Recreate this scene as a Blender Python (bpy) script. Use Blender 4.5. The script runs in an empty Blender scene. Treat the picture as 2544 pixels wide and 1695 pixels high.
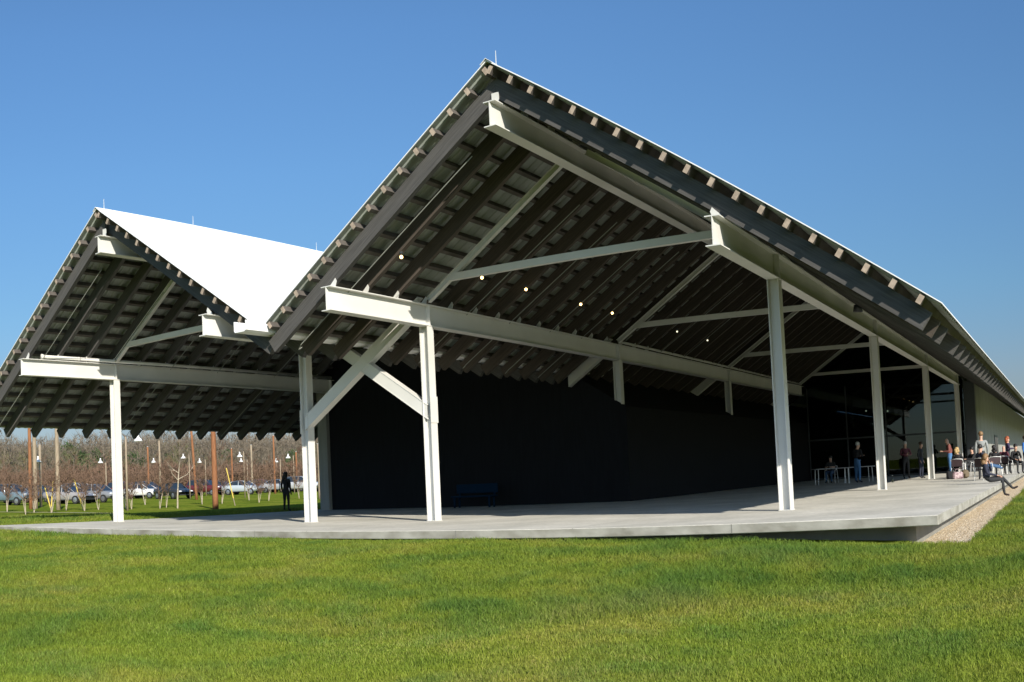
import bpy, math, random
import numpy as np
from mathutils import Vector, Matrix
R = math.radians
random.seed(7)
NP = np.random.default_rng(11)
C = bpy.context.scene.collection
scene = bpy.context.scene

# ---------------------------------------------------------------- camera
# (the photograph is a cylindrical sweep panorama about one radian wide)
CX, CY, CZ = -17.7447, -11.0305, 0.9945
YAW, PITCH, ROLL, FPX, SY = 0.5492, 0.0408, -0.0465, 2507.2571, 242.5567
_F = np.array([math.cos(YAW), math.sin(YAW), 0]); _R = np.array([math.sin(YAW), -math.cos(YAW), 0]); _U = np.array([0, 0, 1.])
F2 = _F * math.cos(PITCH) + _U * math.sin(PITCH); U2 = _U * math.cos(PITCH) - _F * math.sin(PITCH)
R3 = _R * math.cos(ROLL) + U2 * math.sin(ROLL); U3 = U2 * math.cos(ROLL) - _R * math.sin(ROLL)
cam = bpy.data.cameras.new('camera'); camo = bpy.data.objects.new('camera', cam); C.objects.link(camo)
m = Matrix.Identity(4)
for i in range(3):
    m[i][0], m[i][1], m[i][2] = R3[i], U3[i], -F2[i]
m[0][3], m[1][3], m[2][3] = CX, CY, CZ
camo.matrix_world = m
cam.type = 'PANO'; cam.panorama_type = 'CENTRAL_CYLINDRICAL'
cam.central_cylindrical_radius = 1.0
cam.central_cylindrical_range_u_min = -1272 / FPX; cam.central_cylindrical_range_u_max = 1272 / FPX
cam.central_cylindrical_range_v_max = (847.5 + SY) / FPX
cam.central_cylindrical_range_v_min = -(1695 - 847.5 - SY) / FPX
cam.clip_start = 0.05; cam.clip_end = 6000
scene.camera = camo
scene.render.engine = 'CYCLES'
scene.cycles.use_denoising = True
scene.cycles.max_bounces = 8; scene.cycles.diffuse_bounces = 2; scene.cycles.transparent_max_bounces = 12
scene.view_settings.view_transform = 'Standard'; scene.view_settings.look = 'None'
scene.view_settings.gamma = 1.0; scene.view_settings.exposure = 0.5

# ---------------------------------------------------------------- sky and sun
SUNV = Vector((-1.10, -1.59, 1.0)).normalized()
elev = math.asin(SUNV.z); rot = math.atan2(SUNV.x, SUNV.y)
world = bpy.data.worlds.new('World'); scene.world = world; world.use_nodes = True
nt = world.node_tree; bg = nt.nodes['Background']
sky = nt.nodes.new('ShaderNodeTexSky'); sky.sky_type = 'NISHITA'; sky.sun_disc = False
sky.sun_elevation = elev; sky.sun_rotation = rot; sky.air_density = 1.0; sky.dust_density = 0.3; sky.ozone_density = 2.2; sky.altitude = 0
# deep clear blue: the sky a little filtered, and less bright towards the horizon than a hazy one
wtc = nt.nodes.new('ShaderNodeTexCoord'); wsx = nt.nodes.new('ShaderNodeSeparateXYZ'); nt.links.new(wtc.outputs['Generated'], wsx.inputs[0])
wr = nt.nodes.new('ShaderNodeValToRGB'); nt.links.new(wsx.outputs[2], wr.inputs[0]); el = wr.color_ramp.elements
el[0].position = 0.0; el[0].color = (.29, .275, .35, 1); el[1].position = 1.0; el[1].color = (.62, .84, 1.0, 1)
for ps, cc in ((.08, (.40, .43, .51)), (.17, (.44, .59, .68)), (.30, (.53, .74, .88)), (.42, (.58, .82, 1.0))):
    q = el.new(ps); q.color = (*cc, 1)
wm = nt.nodes.new('ShaderNodeMix'); wm.data_type = 'RGBA'; wm.blend_type = 'MULTIPLY'; wm.inputs[0].default_value = 1
nt.links.new(sky.outputs[0], wm.inputs[6]); nt.links.new(wr.outputs[0], wm.inputs[7])
# towards the sun the low sky keeps its full brightness
wd = nt.nodes.new('ShaderNodeVectorMath'); wd.operation = 'DOT_PRODUCT'; wd.inputs[1].default_value = tuple(Vector((SUNV.x, SUNV.y, 0)).normalized())
nt.links.new(wtc.outputs['Generated'], wd.inputs[0])
wf = nt.nodes.new('ShaderNodeMapRange'); wf.inputs[1].default_value = -.25; wf.inputs[2].default_value = .35; nt.links.new(wd.outputs['Value'], wf.inputs[0])
wx = nt.nodes.new('ShaderNodeMix'); wx.data_type = 'RGBA'; nt.links.new(wf.outputs[0], wx.inputs[0]); nt.links.new(wr.outputs[0], wx.inputs[6]); wx.inputs[7].default_value = (.82, .95, 1.1, 1)
nt.links.new(wx.outputs[2], wm.inputs[7])
nt.links.new(wm.outputs[2], bg.inputs[0]); bg.inputs[1].default_value = 0.105
sun = bpy.data.lights.new('sun', 'SUN'); sun.energy = 4.6; sun.angle = R(0.5); sun.color = (1.0, 0.93, 0.82)
suno = bpy.data.objects.new('sun', sun); C.objects.link(suno)
suno.rotation_euler = SUNV.to_track_quat('Z', 'Y').to_euler(); suno.location = (-30, -40, 30)

# ---------------------------------------------------------------- materials
MATS = {}
def nodes(name):
    mt = bpy.data.materials.new(name); mt.use_nodes = True
    return mt, mt.node_tree, mt.node_tree.nodes['Principled BSDF']
def mat(name, col, rough=0.6, var=0.12, scale=4.0, bump=0.0, metal=0.0, spec=0.5, col2=None, stretch=None, bscale=None):
    if name in MATS: return MATS[name]
    mt, t, p = nodes(name)
    p.inputs['Roughness'].default_value = rough; p.inputs['Metallic'].default_value = metal
    p.inputs['Specular IOR Level'].default_value = spec
    tc = t.nodes.new('ShaderNodeTexCoord'); mp = t.nodes.new('ShaderNodeMapping')
    if stretch: mp.inputs['Scale'].default_value = stretch
    t.links.new(tc.outputs['Object'], mp.inputs[0])
    n = t.nodes.new('ShaderNodeTexNoise'); n.inputs['Scale'].default_value = scale; n.inputs['Detail'].default_value = 6
    t.links.new(mp.outputs[0], n.inputs[0])
    r = t.nodes.new('ShaderNodeValToRGB')
    c1 = [max(0, c * (1 - var)) for c in col]; c2 = col2 or [min(1, c * (1 + var)) for c in col]
    r.color_ramp.elements[0].position = .3; r.color_ramp.elements[1].position = .7
    r.color_ramp.elements[0].color = (*c1, 1); r.color_ramp.elements[1].color = (*c2, 1)
    t.links.new(n.outputs[0], r.inputs[0]); t.links.new(r.outputs[0], p.inputs['Base Color'])
    if bump:
        n2 = t.nodes.new('ShaderNodeTexNoise'); n2.inputs['Scale'].default_value = bscale or scale * 3; n2.inputs['Detail'].default_value = 5
        t.links.new(mp.outputs[0], n2.inputs[0])
        b = t.nodes.new('ShaderNodeBump'); b.inputs['Strength'].default_value = bump; b.inputs['Distance'].default_value = .02
        t.links.new(n2.outputs[0], b.inputs['Height']); t.links.new(b.outputs[0], p.inputs['Normal'])
    MATS[name] = mt
    return mt
STEEL = mat('white_steel_paint', (.64, .632, .59), .45, .05, .7, bump=.05, col2=(.72, .71, .67))
WHITE = mat('white_roof_metal', (.86, .86, .86), .5, .02, .6)
DECK = mat('grey_roof_deck', (.30, .325, .30), .55, .12, 2.0, stretch=(1, 1, 1))
def grain_mat(name, c1, c2, rough=.85):
    """sawn timber whose grain runs down the roof slopes"""
    mt, t, p = nodes(name); p.inputs['Roughness'].default_value = rough; p.inputs['Specular IOR Level'].default_value = .3
    geo = t.nodes.new('ShaderNodeNewGeometry'); sx = t.nodes.new('ShaderNodeSeparateXYZ'); t.links.new(geo.outputs['Position'], sx.inputs[0])
    def mth(op, a, b=None):
        n = t.nodes.new('ShaderNodeMath'); n.operation = op
        for i, v in enumerate((a, b)):
            if v is None: continue
            if isinstance(v, (int, float)): n.inputs[i].default_value = v
            else: t.links.new(v, n.inputs[i])
        return n.outputs[0]
    ay = mth('MINIMUM', mth('ABSOLUTE', sx.outputs[1]), mth('ABSOLUTE', mth('SUBTRACT', sx.outputs[1], 14.0)))
    across = mth('ADD', sx.outputs[2], mth('MULTIPLY', ay, .6801)); along = mth('SUBTRACT', mth('MULTIPLY', ay, 1.0), mth('MULTIPLY', sx.outputs[2], .68))
    cb = t.nodes.new('ShaderNodeCombineXYZ'); t.links.new(mth('MULTIPLY', sx.outputs[0], 9.0), cb.inputs[0]); t.links.new(mth('MULTIPLY', along, .55), cb.inputs[1]); t.links.new(mth('MULTIPLY', across, 16.0), cb.inputs[2])
    n = t.nodes.new('ShaderNodeTexNoise'); n.inputs['Scale'].default_value = 1.6; n.inputs['Detail'].default_value = 7; n.inputs['Roughness'].default_value = .65
    t.links.new(cb.outputs[0], n.inputs[0])
    r = t.nodes.new('ShaderNodeValToRGB'); r.color_ramp.elements[0].position = .3; r.color_ramp.elements[1].position = .72
    r.color_ramp.elements[0].color = (*c1, 1); r.color_ramp.elements[1].color = (*c2, 1)
    t.links.new(n.outputs[0], r.inputs[0]); t.links.new(r.outputs[0], p.inputs['Base Color'])
    b = t.nodes.new('ShaderNodeBump'); b.inputs['Strength'].default_value = .35; b.inputs['Distance'].default_value = .01
    t.links.new(n.outputs[0], b.inputs['Height']); t.links.new(b.outputs[0], p.inputs['Normal'])
    return mt
RAFT = grain_mat('dark_weathered_timber', (.055, .053, .052), (.115, .11, .105))
RAFB = grain_mat('brown_timber', (.050, .042, .036), (.108, .088, .072))
PURS = mat('dark_purlin_timber', (.088, .077, .068), .85, .25, 4)
PURL = mat('timber_end', (.38, .30, .23), .85, .25, 9, bump=.2)
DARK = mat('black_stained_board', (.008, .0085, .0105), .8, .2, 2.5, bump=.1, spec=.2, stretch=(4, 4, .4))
CONC2 = mat('board_marked_concrete', (.285, .285, .262), .85, .16, .8, bump=.25, stretch=(5, 5, .5), bscale=14)
PLINTH = mat('rough_concrete', (.22, .215, .19), .9, .2, 2, bump=.3)
FRAME = mat('dark_metal_frame', (.035, .04, .045), .45, .1, 3)
POLEM = mat('orange_brown_pole_timber', (.25, .105, .042), .8, .35, 5, bump=.3, stretch=(6, 6, .5))
POLEG = mat('grey_pole_timber', (.30, .24, .165), .8, .3, 5, bump=.3, stretch=(6, 6, .5))
CND = mat('dull_conduit', (.26, .27, .24), .5, .1, 4)
GALV = mat('galvanised_metal', (.62, .64, .62), .4, .08, 5, metal=.3)
YEL = mat('yellow_stake_paint', (.66, .50, .10), .6, .1, 4)
BIRCH = mat('pale_birch_bark', (.42, .36, .27), .85, .3, 14)
BARK = mat('grey_bark', (.168, .138, .100), .9, .25, 2)
BARKR = mat('red_brown_twigs', (.165, .102, .066), .9, .25, 2)
EVER = mat('evergreen_leaf', (.045, .085, .02), .8, .4, 1.2)
OLIVE = mat('olive_twigs', (.12, .115, .05), .9, .3, 1.2)

def concrete_mat():
    mt, t, p = nodes('terrace_concrete')
    p.inputs['Roughness'].default_value = .8
    tc = t.nodes.new('ShaderNodeTexCoord')
    n = t.nodes.new('ShaderNodeTexNoise'); n.inputs['Scale'].default_value = .45; n.inputs['Detail'].default_value = 8; n.inputs['Roughness'].default_value = .65
    t.links.new(tc.outputs['Object'], n.inputs[0])
    r = t.nodes.new('ShaderNodeValToRGB'); r.color_ramp.elements[0].position = .32; r.color_ramp.elements[1].position = .7
    r.color_ramp.elements[0].color = (.45, .435, .37, 1); r.color_ramp.elements[1].color = (.70, .67, .585, 1)
    t.links.new(n.outputs[0], r.inputs[0])
    n3 = t.nodes.new('ShaderNodeTexNoise'); n3.inputs['Scale'].default_value = 9; n3.inputs['Detail'].default_value = 6
    t.links.new(tc.outputs['Object'], n3.inputs[0])
    # control joints every six metres
    sx = t.nodes.new('ShaderNodeSeparateXYZ'); t.links.new(tc.outputs['Object'], sx.inputs[0])
    def joint(sock, per, off):
        a = t.nodes.new('ShaderNodeMath'); a.operation = 'ADD'; a.inputs[1].default_value = off; t.links.new(sock, a.inputs[0])
        w = t.nodes.new('ShaderNodeMath'); w.operation = 'PINGPONG'; w.inputs[1].default_value = per / 2; t.links.new(a.outputs[0], w.inputs[0])
        l = t.nodes.new('ShaderNodeMath'); l.operation = 'GREATER_THAN'; l.inputs[1].default_value = .012; t.links.new(w.outputs[0], l.inputs[0])
        return l.outputs[0]
    j1 = joint(sx.outputs[0], 6.0, 2.4); j2 = joint(sx.outputs[1], 7.0, 8.74)
    mn = t.nodes.new('ShaderNodeMath'); mn.operation = 'MINIMUM'; t.links.new(j1, mn.inputs[0]); t.links.new(j2, mn.inputs[1])
    ml = t.nodes.new('ShaderNodeMapRange'); ml.inputs[3].default_value = .55; ml.inputs[4].default_value = 1; t.links.new(mn.outputs[0], ml.inputs[0])
    mr = t.nodes.new('ShaderNodeMapRange'); mr.inputs[1].default_value = .3; mr.inputs[2].default_value = .7; mr.inputs[3].default_value = .9; mr.inputs[4].default_value = 1.06
    t.links.new(n3.outputs[0], mr.inputs[0])
    mm = t.nodes.new('ShaderNodeMath'); mm.operation = 'MULTIPLY'; t.links.new(mr.outputs[0], mm.inputs[0]); t.links.new(ml.outputs[0], mm.inputs[1])
    vm = t.nodes.new('ShaderNodeVectorMath'); vm.operation = 'SCALE'; t.links.new(r.outputs[0], vm.inputs[0]); t.links.new(mm.outputs[0], vm.inputs['Scale'])
    t.links.new(vm.outputs[0], p.inputs['Base Color'])
    b = t.nodes.new('ShaderNodeBump'); b.inputs['Strength'].default_value = .25; b.inputs['Distance'].default_value = .01
    t.links.new(n3.outputs[0], b.inputs['Height']); t.links.new(b.outputs[0], p.inputs['Normal'])
    return mt
CONC = concrete_mat()

def grass_mat(name, blades):
    mt, t, p = nodes(name)
    p.inputs['Roughness'].default_value = .65; p.inputs['Specular IOR Level'].default_value = .25 if blades else 0.0
    geo = t.nodes.new('ShaderNodeNewGeometry')
    n = t.nodes.new('ShaderNodeTexNoise'); n.inputs['Scale'].default_value = .38; n.inputs['Detail'].default_value = 5; n.inputs['Roughness'].default_value = .6
    t.links.new(geo.outputs['Position'], n.inputs[0])
    r = t.nodes.new('ShaderNodeValToRGB'); e = r.color_ramp.elements
    g = 1.10 if blades else .98
    e[0].position = .30; e[0].color = (.086 * g, .146 * g, .020 * g, 1)
    e[1].position = .72; e[1].color = (.222 * g, .222 * g, .042 * g, 1)
    x = e.new(.5); x.color = (.160 * g, .206 * g, .024 * g, 1)
    t.links.new(n.outputs[0], r.inputs[0])
    n2 = t.nodes.new('ShaderNodeTexNoise'); n2.inputs['Scale'].default_value = 30 if blades else 6; n2.inputs['Detail'].default_value = 4
    t.links.new(geo.outputs['Position'], n2.inputs[0])
    mr = t.nodes.new('ShaderNodeMapRange'); mr.inputs[1].default_value = .3; mr.inputs[2].default_value = .7; mr.inputs[3].default_value = .6; mr.inputs[4].default_value = 1.35
    t.links.new(n2.outputs[0], mr.inputs[0])
    vm = t.nodes.new('ShaderNodeVectorMath'); vm.operation = 'SCALE'; t.links.new(r.outputs[0], vm.inputs[0]); t.links.new(mr.outputs[0], vm.inputs['Scale'])
    out = vm.outputs[0]
    if blades:
        at = t.nodes.new('ShaderNodeAttribute'); at.attribute_name = 'tint'
        mx = t.nodes.new('ShaderNodeMix'); mx.data_type = 'RGBA'; mx.blend_type = 'MULTIPLY'; mx.inputs[0].default_value = 1
        t.links.new(out, mx.inputs[6]); t.links.new(at.outputs['Color'], mx.inputs[7]); out = mx.outputs[2]
        tr = t.nodes.new('ShaderNodeBsdfTranslucent'); t.links.new(out, tr.inputs[0])
        ms = t.nodes.new('ShaderNodeMixShader'); ms.inputs[0].default_value = .3
        t.links.new(p.outputs[0], ms.inputs[1]); t.links.new(tr.outputs[0], ms.inputs[2])
        t.links.new(ms.outputs[0], t.nodes['Material Output'].inputs[0])
    else:
        b = t.nodes.new('ShaderNodeBump'); b.inputs['Strength'].default_value = .6; b.inputs['Distance'].default_value = .05
        t.links.new(n2.outputs[0], b.inputs['Height']); t.links.new(b.outputs[0], p.inputs['Normal'])
    t.links.new(out, p.inputs['Base Color'])
    return mt
GRASS = grass_mat('lawn_soil_and_grass', False); BLADE = grass_mat('grass_blade', True)

def gravel_mat():
    mt, t, p = nodes('beige_gravel'); p.inputs['Roughness'].default_value = .9
    geo = t.nodes.new('ShaderNodeNewGeometry')
    v = t.nodes.new('ShaderNodeTexVoronoi'); v.inputs['Scale'].default_value = 26
    t.links.new(geo.outputs['Position'], v.inputs[0])
    r = t.nodes.new('ShaderNodeValToRGB'); e = r.color_ramp.elements
    e[0].color = (.36, .26, .15, 1); e[1].color = (.90, .82, .66, 1); x = e.new(.5); x.color = (.66, .51, .32, 1)
    sep = t.nodes.new('ShaderNodeSeparateColor'); t.links.new(v.outputs['Color'], sep.inputs[0]); t.links.new(sep.outputs[0], r.inputs[0])
    t.links.new(r.outputs[0], p.inputs['Base Color'])
    b = t.nodes.new('ShaderNodeBump'); b.inputs['Strength'].default_value = 1; b.inputs['Distance'].default_value = .03; b.invert = True
    t.links.new(v.outputs['Distance'], b.inputs['Height']); t.links.new(b.outputs[0], p.inputs['Normal'])
    return mt
GRAVEL = gravel_mat()

def glass_mat(name, tint, ior=1.6):
    mt, t, p = nodes(name); t.nodes.remove(p)
    gl = t.nodes.new('ShaderNodeBsdfGlossy'); gl.inputs['Roughness'].default_value = .01; gl.inputs[0].default_value = (.9, .95, .95, 1)
    tr = t.nodes.new('ShaderNodeBsdfTransparent'); tr.inputs[0].default_value = (*tint, 1)
    fr = t.nodes.new('ShaderNodeFresnel'); fr.inputs[0].default_value = ior
    ms = t.nodes.new('ShaderNodeMixShader')
    t.links.new(fr.outputs[0], ms.inputs[0]); t.links.new(tr.outputs[0], ms.inputs[1]); t.links.new(gl.outputs[0], ms.inputs[2])
    t.links.new(ms.outputs[0], t.nodes['Material Output'].inputs[0])
    return mt
GLASS = glass_mat('tinted_facade_glass', (.35, .42, .42), 1.42)
CARGLASS = mat('car_window_glass', (.02, .03, .04), .08, .05, 2, spec=.8)

def emit_mat(name, col, s):
    mt, t, p = nodes(name)
    p.inputs['Base Color'].default_value = (*col, 1); p.inputs['Emission Color'].default_value = (*col, 1); p.inputs['Emission Strength'].default_value = s
    return mt

# ---------------------------------------------------------------- mesh helper
class MB:
    def __init__(s): s.v = []; s.f = []
    def add(s, vs, fs):
        o = len(s.v); s.v += [tuple(float(c) for c in v) for v in vs]; s.f += [tuple(i + o for i in f) for f in fs]; return s
    def box(s, a, b):
        (x0, y0, z0), (x1, y1, z1) = a, b
        return s.add([(x0, y0, z0), (x1, y0, z0), (x1, y1, z0), (x0, y1, z0), (x0, y0, z1), (x1, y0, z1), (x1, y1, z1), (x0, y1, z1)],
                     [(0, 3, 2, 1), (4, 5, 6, 7), (0, 1, 5, 4), (1, 2, 6, 5), (2, 3, 7, 6), (3, 0, 4, 7)])
    def bev(s, a, b, c):   # box with chamfered vertical and horizontal edges
        (x0, y0, z0), (x1, y1, z1) = a, b
        def ring(d, z): return [(x0 + d + 0, y0 + c, z), (x0 + c, y0 + d, z), (x1 - c, y0 + d, z), (x1 - d, y0 + c, z), (x1 - d, y1 - c, z), (x1 - c, y1 - d, z), (x0 + c, y1 - d, z), (x0 + d, y1 - c, z)]
        rs = [ring(c, z0), ring(0, z0 + c), ring(0, z1 - c), ring(c, z1)]
        vs = sum(rs, []); fs = [tuple(range(7, -1, -1)), tuple(range(24, 32))]
        for k in range(3):
            for i in range(8): fs.append((k * 8 + i, k * 8 + (i + 1) % 8, k * 8 + 8 + (i + 1) % 8, k * 8 + 8 + i))
        return s.add(vs, fs)
    def prism(s, poly, ax, a, b):   # poly of 2-tuples extruded along axis ax
        n = len(poly)
        def mk(t, p):
            if ax == 'x': return (t, p[0], p[1])
            if ax == 'y': return (p[0], t, p[1])
            return (p[0], p[1], t)
        vs = [mk(a, p) for p in poly] + [mk(b, p) for p in poly]
        fs = [tuple(range(n - 1, -1, -1)), tuple(range(n, 2 * n))] + [(i, (i + 1) % n, n + (i + 1) % n, n + i) for i in range(n)]
        return s.add(vs, fs)
    def tube(s, pts, r, n=8, caps=True):
        pts = [Vector(p) for p in pts]; rs = r if isinstance(r, (list, tuple)) else [r] * len(pts)
        rings = []; prev = None
        for i, p in enumerate(pts):
            d = (pts[min(i + 1, len(pts) - 1)] - pts[max(i - 1, 0)]).normalized()
            if prev is None:
                a = d.orthogonal().normalized()
            else:
                a = (prev - d * prev.dot(d)); a = a.normalized() if a.length > 1e-6 else d.orthogonal().normalized()
            prev = a; b = d.cross(a)
            rings.append([p + (a * math.cos(t) + b * math.sin(t)) * rs[i] for t in [2 * math.pi * k / n for k in range(n)]])
        fs = []
        for k in range(len(pts) - 1):
            for i in range(n): fs.append((k * n + i, k * n + (i + 1) % n, (k + 1) * n + (i + 1) % n, (k + 1) * n + i))
        if caps: fs += [tuple(range(n - 1, -1, -1)), tuple(range((len(pts) - 1) * n, len(pts) * n))]
        return s.add(sum(rings, []), fs)
    def lathe(s, prof, c=(0, 0, 0), n=16):   # prof: (r, z)
        vs = []; fs = []
        for r, z in prof:
            for k in range(n):
                t = 2 * math.pi * k / n; vs.append((c[0] + r * math.cos(t), c[1] + r * math.sin(t), c[2] + z))
        for k in range(len(prof) - 1):
            for i in range(n): fs.append((k * n + i, k * n + (i + 1) % n, (k + 1) * n + (i + 1) % n, (k + 1) * n + i))
        return s.add(vs, fs)
    def ball(s, c, r, n=10, m=7, sc=(1, 1, 1)):
        prof = [(r * math.sin(math.pi * k / m) + 1e-4, r * math.cos(math.pi * (m - k) / m) * -1) for k in range(m + 1)]
        vs = []; fs = []
        for q, z in prof:
            for k in range(n):
                t = 2 * math.pi * k / n; vs.append((c[0] + q * math.cos(t) * sc[0], c[1] + q * math.sin(t) * sc[1], c[2] - z * sc[2]))
        for k in range(m):
            for i in range(n): fs.append((k * n + i, k * n + (i + 1) % n, (k + 1) * n + (i + 1) % n, (k + 1) * n + i))
        return s.add(vs, fs)
    def build(s, name, mt, parent=None, smooth=False, label=None):
        me = bpy.data.meshes.new(name); me.from_pydata(s.v, [], s.f); me.update()
        if mt: me.materials.append(mt)
        if smooth: me.polygons.foreach_set('use_smooth', [True] * len(me.polygons))
        o = bpy.data.objects.new(name, me); C.objects.link(o)
        if parent: o.parent = parent
        if label: o['label'] = label
        return o
def thing(name, label, cat, loc=(0, 0, 0), rz=0, group=None):
    o = bpy.data.objects.new(name, None); C.objects.link(o); o.empty_display_size = .3
    o.location = loc; o.rotation_euler = (0, 0, rz); o['label'] = label; o['category'] = cat
    if group: o['group'] = group
    return o
def tag(o, label, cat, group=None):
    o['label'] = label; o['category'] = cat
    if group: o['group'] = group
    return o
def kind(o, k, label=None):
    o['kind'] = k
    if label: o['label'] = label
    return o
def dup(o, parent=None):
    c = o.copy(); C.objects.link(c)
    if parent: c.parent = parent
    for ch in o.children: dup(ch, c)
    return c
def raw_mesh(name, v, f, mt, n):   # numpy vertices, faces of n corners
    me = bpy.data.meshes.new(name)
    me.vertices.add(len(v)); me.vertices.foreach_set('co', np.ascontiguousarray(v, np.float32).ravel())
    me.loops.add(len(f) * n); me.loops.foreach_set('vertex_index', np.ascontiguousarray(f, np.int32).ravel())
    me.polygons.add(len(f)); me.polygons.foreach_set('loop_start', np.arange(0, len(f) * n, n, dtype=np.int32))
    me.update(calc_edges=True); me.materials.append(mt)
    return me

# smooth value noise for terrain and planting
_G = NP.random((64, 64))
def vnoise(x, y, s):
    x = np.asarray(x) / s + 100.3; y = np.asarray(y) / s + 57.7
    xi = np.floor(x).astype(int); yi = np.floor(y).astype(int); fx = x - xi; fy = y - yi
    fx = fx * fx * (3 - 2 * fx); fy = fy * fy * (3 - 2 * fy)
    g = lambda a, b: _G[a % 64, b % 64]
    return (g(xi, yi) * (1 - fx) + g(xi + 1, yi) * fx) * (1 - fy) + (g(xi, yi + 1) * (1 - fx) + g(xi + 1, yi + 1) * fx) * fy
def sm(t): t = np.clip(t, 0, 1); return t * t * (3 - 2 * t)
SLABL = 20.55
def gz(x, y):
    x = np.asarray(x, float); y = np.asarray(y, float)
    zf = np.interp(y, [-30, -9.3, -8.4, -6, -3, 0, 30], [-.5, -.53, -.50, -.38, -.30, -.24, -.20])
    z = zf + (-.68 - zf) * sm((-.48 - x) / 15)
    r = np.hypot(x - CX, y - CY)
    zl = -.1 + np.clip((r - 38) * .0103, 0, 1.08)
    z = z + (zl - z) * sm((y - 18.5) / 3) * sm((x + 14) / 14)
    z = z + .07 * (vnoise(x, y, 4.5) - .5) * sm((-.6 - x) / 3) + .03 * (vnoise(x + 50, y, 1.6) - .5) * sm((-.6 - x) / 3)
    foot = (x < 169) & (x > .35) & (y > -9.25) & (y < SLABL - .1)
    foot |= (x > -.3) & (x < 169) & (y > -9.25) & (y < -8.1)
    return np.where(foot, -.66, z)
def ground_at(u, r):   # world point at photo column u, r metres away, standing on the terrain
    th = (u - 1272) / FPX
    d = math.sin(th) * R3 + math.cos(th) * F2
    d = d[:2] / np.hypot(d[0], d[1])
    x, y = CX + d[0] * r, CY + d[1] * r
    return x, y, float(gz(x, y))

def height_at(u, v, r):
    th = (u - 1272) / FPX
    d = math.sin(th) * R3 + math.cos(th) * F2 - (v - 847.5 - SY) / FPX * U3
    return CZ + d[2] / np.hypot(d[0], d[1]) * r
# ---------------------------------------------------------------- ground
xs = np.unique(np.concatenate([-np.geomspace(22, 3000, 16)[::-1], np.arange(-22, -.5, .5), [-.48, -.31, -.29, -.05, .2, .34, .36], np.arange(1, 172, 3.0), np.geomspace(173, 3000, 36)]))
ys = np.unique(np.concatenate([-np.geomspace(30, 3000, 14)[::-1], np.arange(-30, -10, 1.0), np.arange(-10, SLABL - .3, .5), [-9.26, -9.24, -8.11, -8.09, SLABL - .12, SLABL - .08], np.arange(SLABL, 40, .8), np.geomspace(40, 3000, 50)]))
X, Y = np.meshgrid(xs, ys, indexing='ij'); Z = gz(X, Y)
V = np.stack([X.ravel(), Y.ravel(), Z.ravel()], 1); ny = len(ys)
I = (np.arange(len(xs) - 1)[:, None] * ny + np.arange(ny - 1)[None]).ravel()
me = raw_mesh('ground', V, np.stack([I, I + ny, I + ny + 1, I + 1], 1), GRASS, 4)
me.polygons.foreach_set('use_smooth', [True] * len(me.polygons))
go = bpy.data.objects.new('ground', me); C.objects.link(go); kind(go, 'structure')
mb = MB(); mb.box((-.36, -9.3, -.64), (169, -8.05, -.575)); kind(mb.build('gravel_strip', GRAVEL), 'structure')
# thin pale path across the left lawn
vv = []; ff = []
for i in range(30):
    u = -60 + i * 12.0; r = 60 - i * .35
    for d in (0, .55):
        x, y, z = ground_at(u, r + d); vv.append((x, y, z + .05))
for i in range(29): ff.append((2 * i, 2 * i + 1, 2 * i + 3, 2 * i + 2))
kind(MB().add(vv, ff).build('path', mat('pale_path', (.50, .44, .32), .9, .1, 3)), 'structure')

# ---------------------------------------------------------------- the building
H, S, W = 9.8176, .6801, 14.0
EAVE = 8.975
cs = 1 / math.hypot(1, S); sn = S * cs
XEND = 170.0
BENTS = [3.95, 15.65, 28.0, 41.0]
bld = thing('museum_building', 'long twin-gabled museum with white metal roofs, open timber-raftered porch and concrete terrace', 'building')
def shp(y, y0, dep=0.):   # point on the slope at y, dep metres square below the roof sheet
    sg = 1 if y > y0 else -1
    return (y - sg * dep * sn, H - S * abs(y - y0) - dep * cs)
def slope_poly(y0, ya, yb, d0, d1):   # cross-section strip between depths d0 and d1, from ya (high) to yb (low), square-cut low end
    sg = 1 if yb > y0 else -1
    def at(y, dep): return (y - sg * dep * sn, H - S * abs(y - y0) - dep * cs)
    # at the ridge the strip is cut by the vertical plane y = ya
    def ridge(dep): return (ya, H - S * abs(ya - y0) - dep / cs)
    return [ridge(d0), at(yb, d0), at(yb, d1), ridge(d1)]
def gable(y0, lo_r, lo_l):
    # the sheet: two thin leaves folded over the ridge
    mb = MB(); dk = MB()
    mb.prism([(y0, H + .012), (y0 + lo_l, H - S * lo_l + .012), (y0 + lo_l, H - S * lo_l - .012), (y0, H - .014), (y0 - lo_r, H - S * lo_r - .012), (y0 - lo_r, H - S * lo_r + .012)], 'x', -.05, XEND)
    rf = mb.build('roof', WHITE, bld)
    for sg, lo in ((1, lo_l), (-1, lo_r)):
        # trapezoidal deck seen from below, ribs running down the slope
        n = int((XEND) / .3); L = lo - .02; vs = []; fs = []
        prof = []
        for k in range(n):
            x = -.03 + k * .3; prof += [(x, .020), (x + .14, .020), (x + .17, .050), (x + .27, .050)]
        for x, d in prof:
            for (yy) in (y0 + sg * .03, y0 + sg * L):
                vs.append((x, yy - sg * d * sn, H - S * abs(yy - y0) - d * cs))
        for k in range(len(prof) - 1): fs.append((2 * k, 2 * k + 1, 2 * k + 3, 2 * k + 2))
        MB().add(vs, fs).build('roof_deck', DECK, rf)
    cap = MB().prism([(y0, H + .04), (y0 + .14, H - S * .14 + .028), (y0 + .14, H - S * .14 + .018), (y0, H + .03), (y0 - .14, H - S * .14 + .018), (y0 - .14, H - S * .14 + .028)], 'x', -.09, XEND)
    cap.build('ridge_cap', WHITE, rf)
    return rf
roofM = gable(0, EAVE, 6.9)
roofL = gable(W, 6.9, EAVE)
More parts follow.
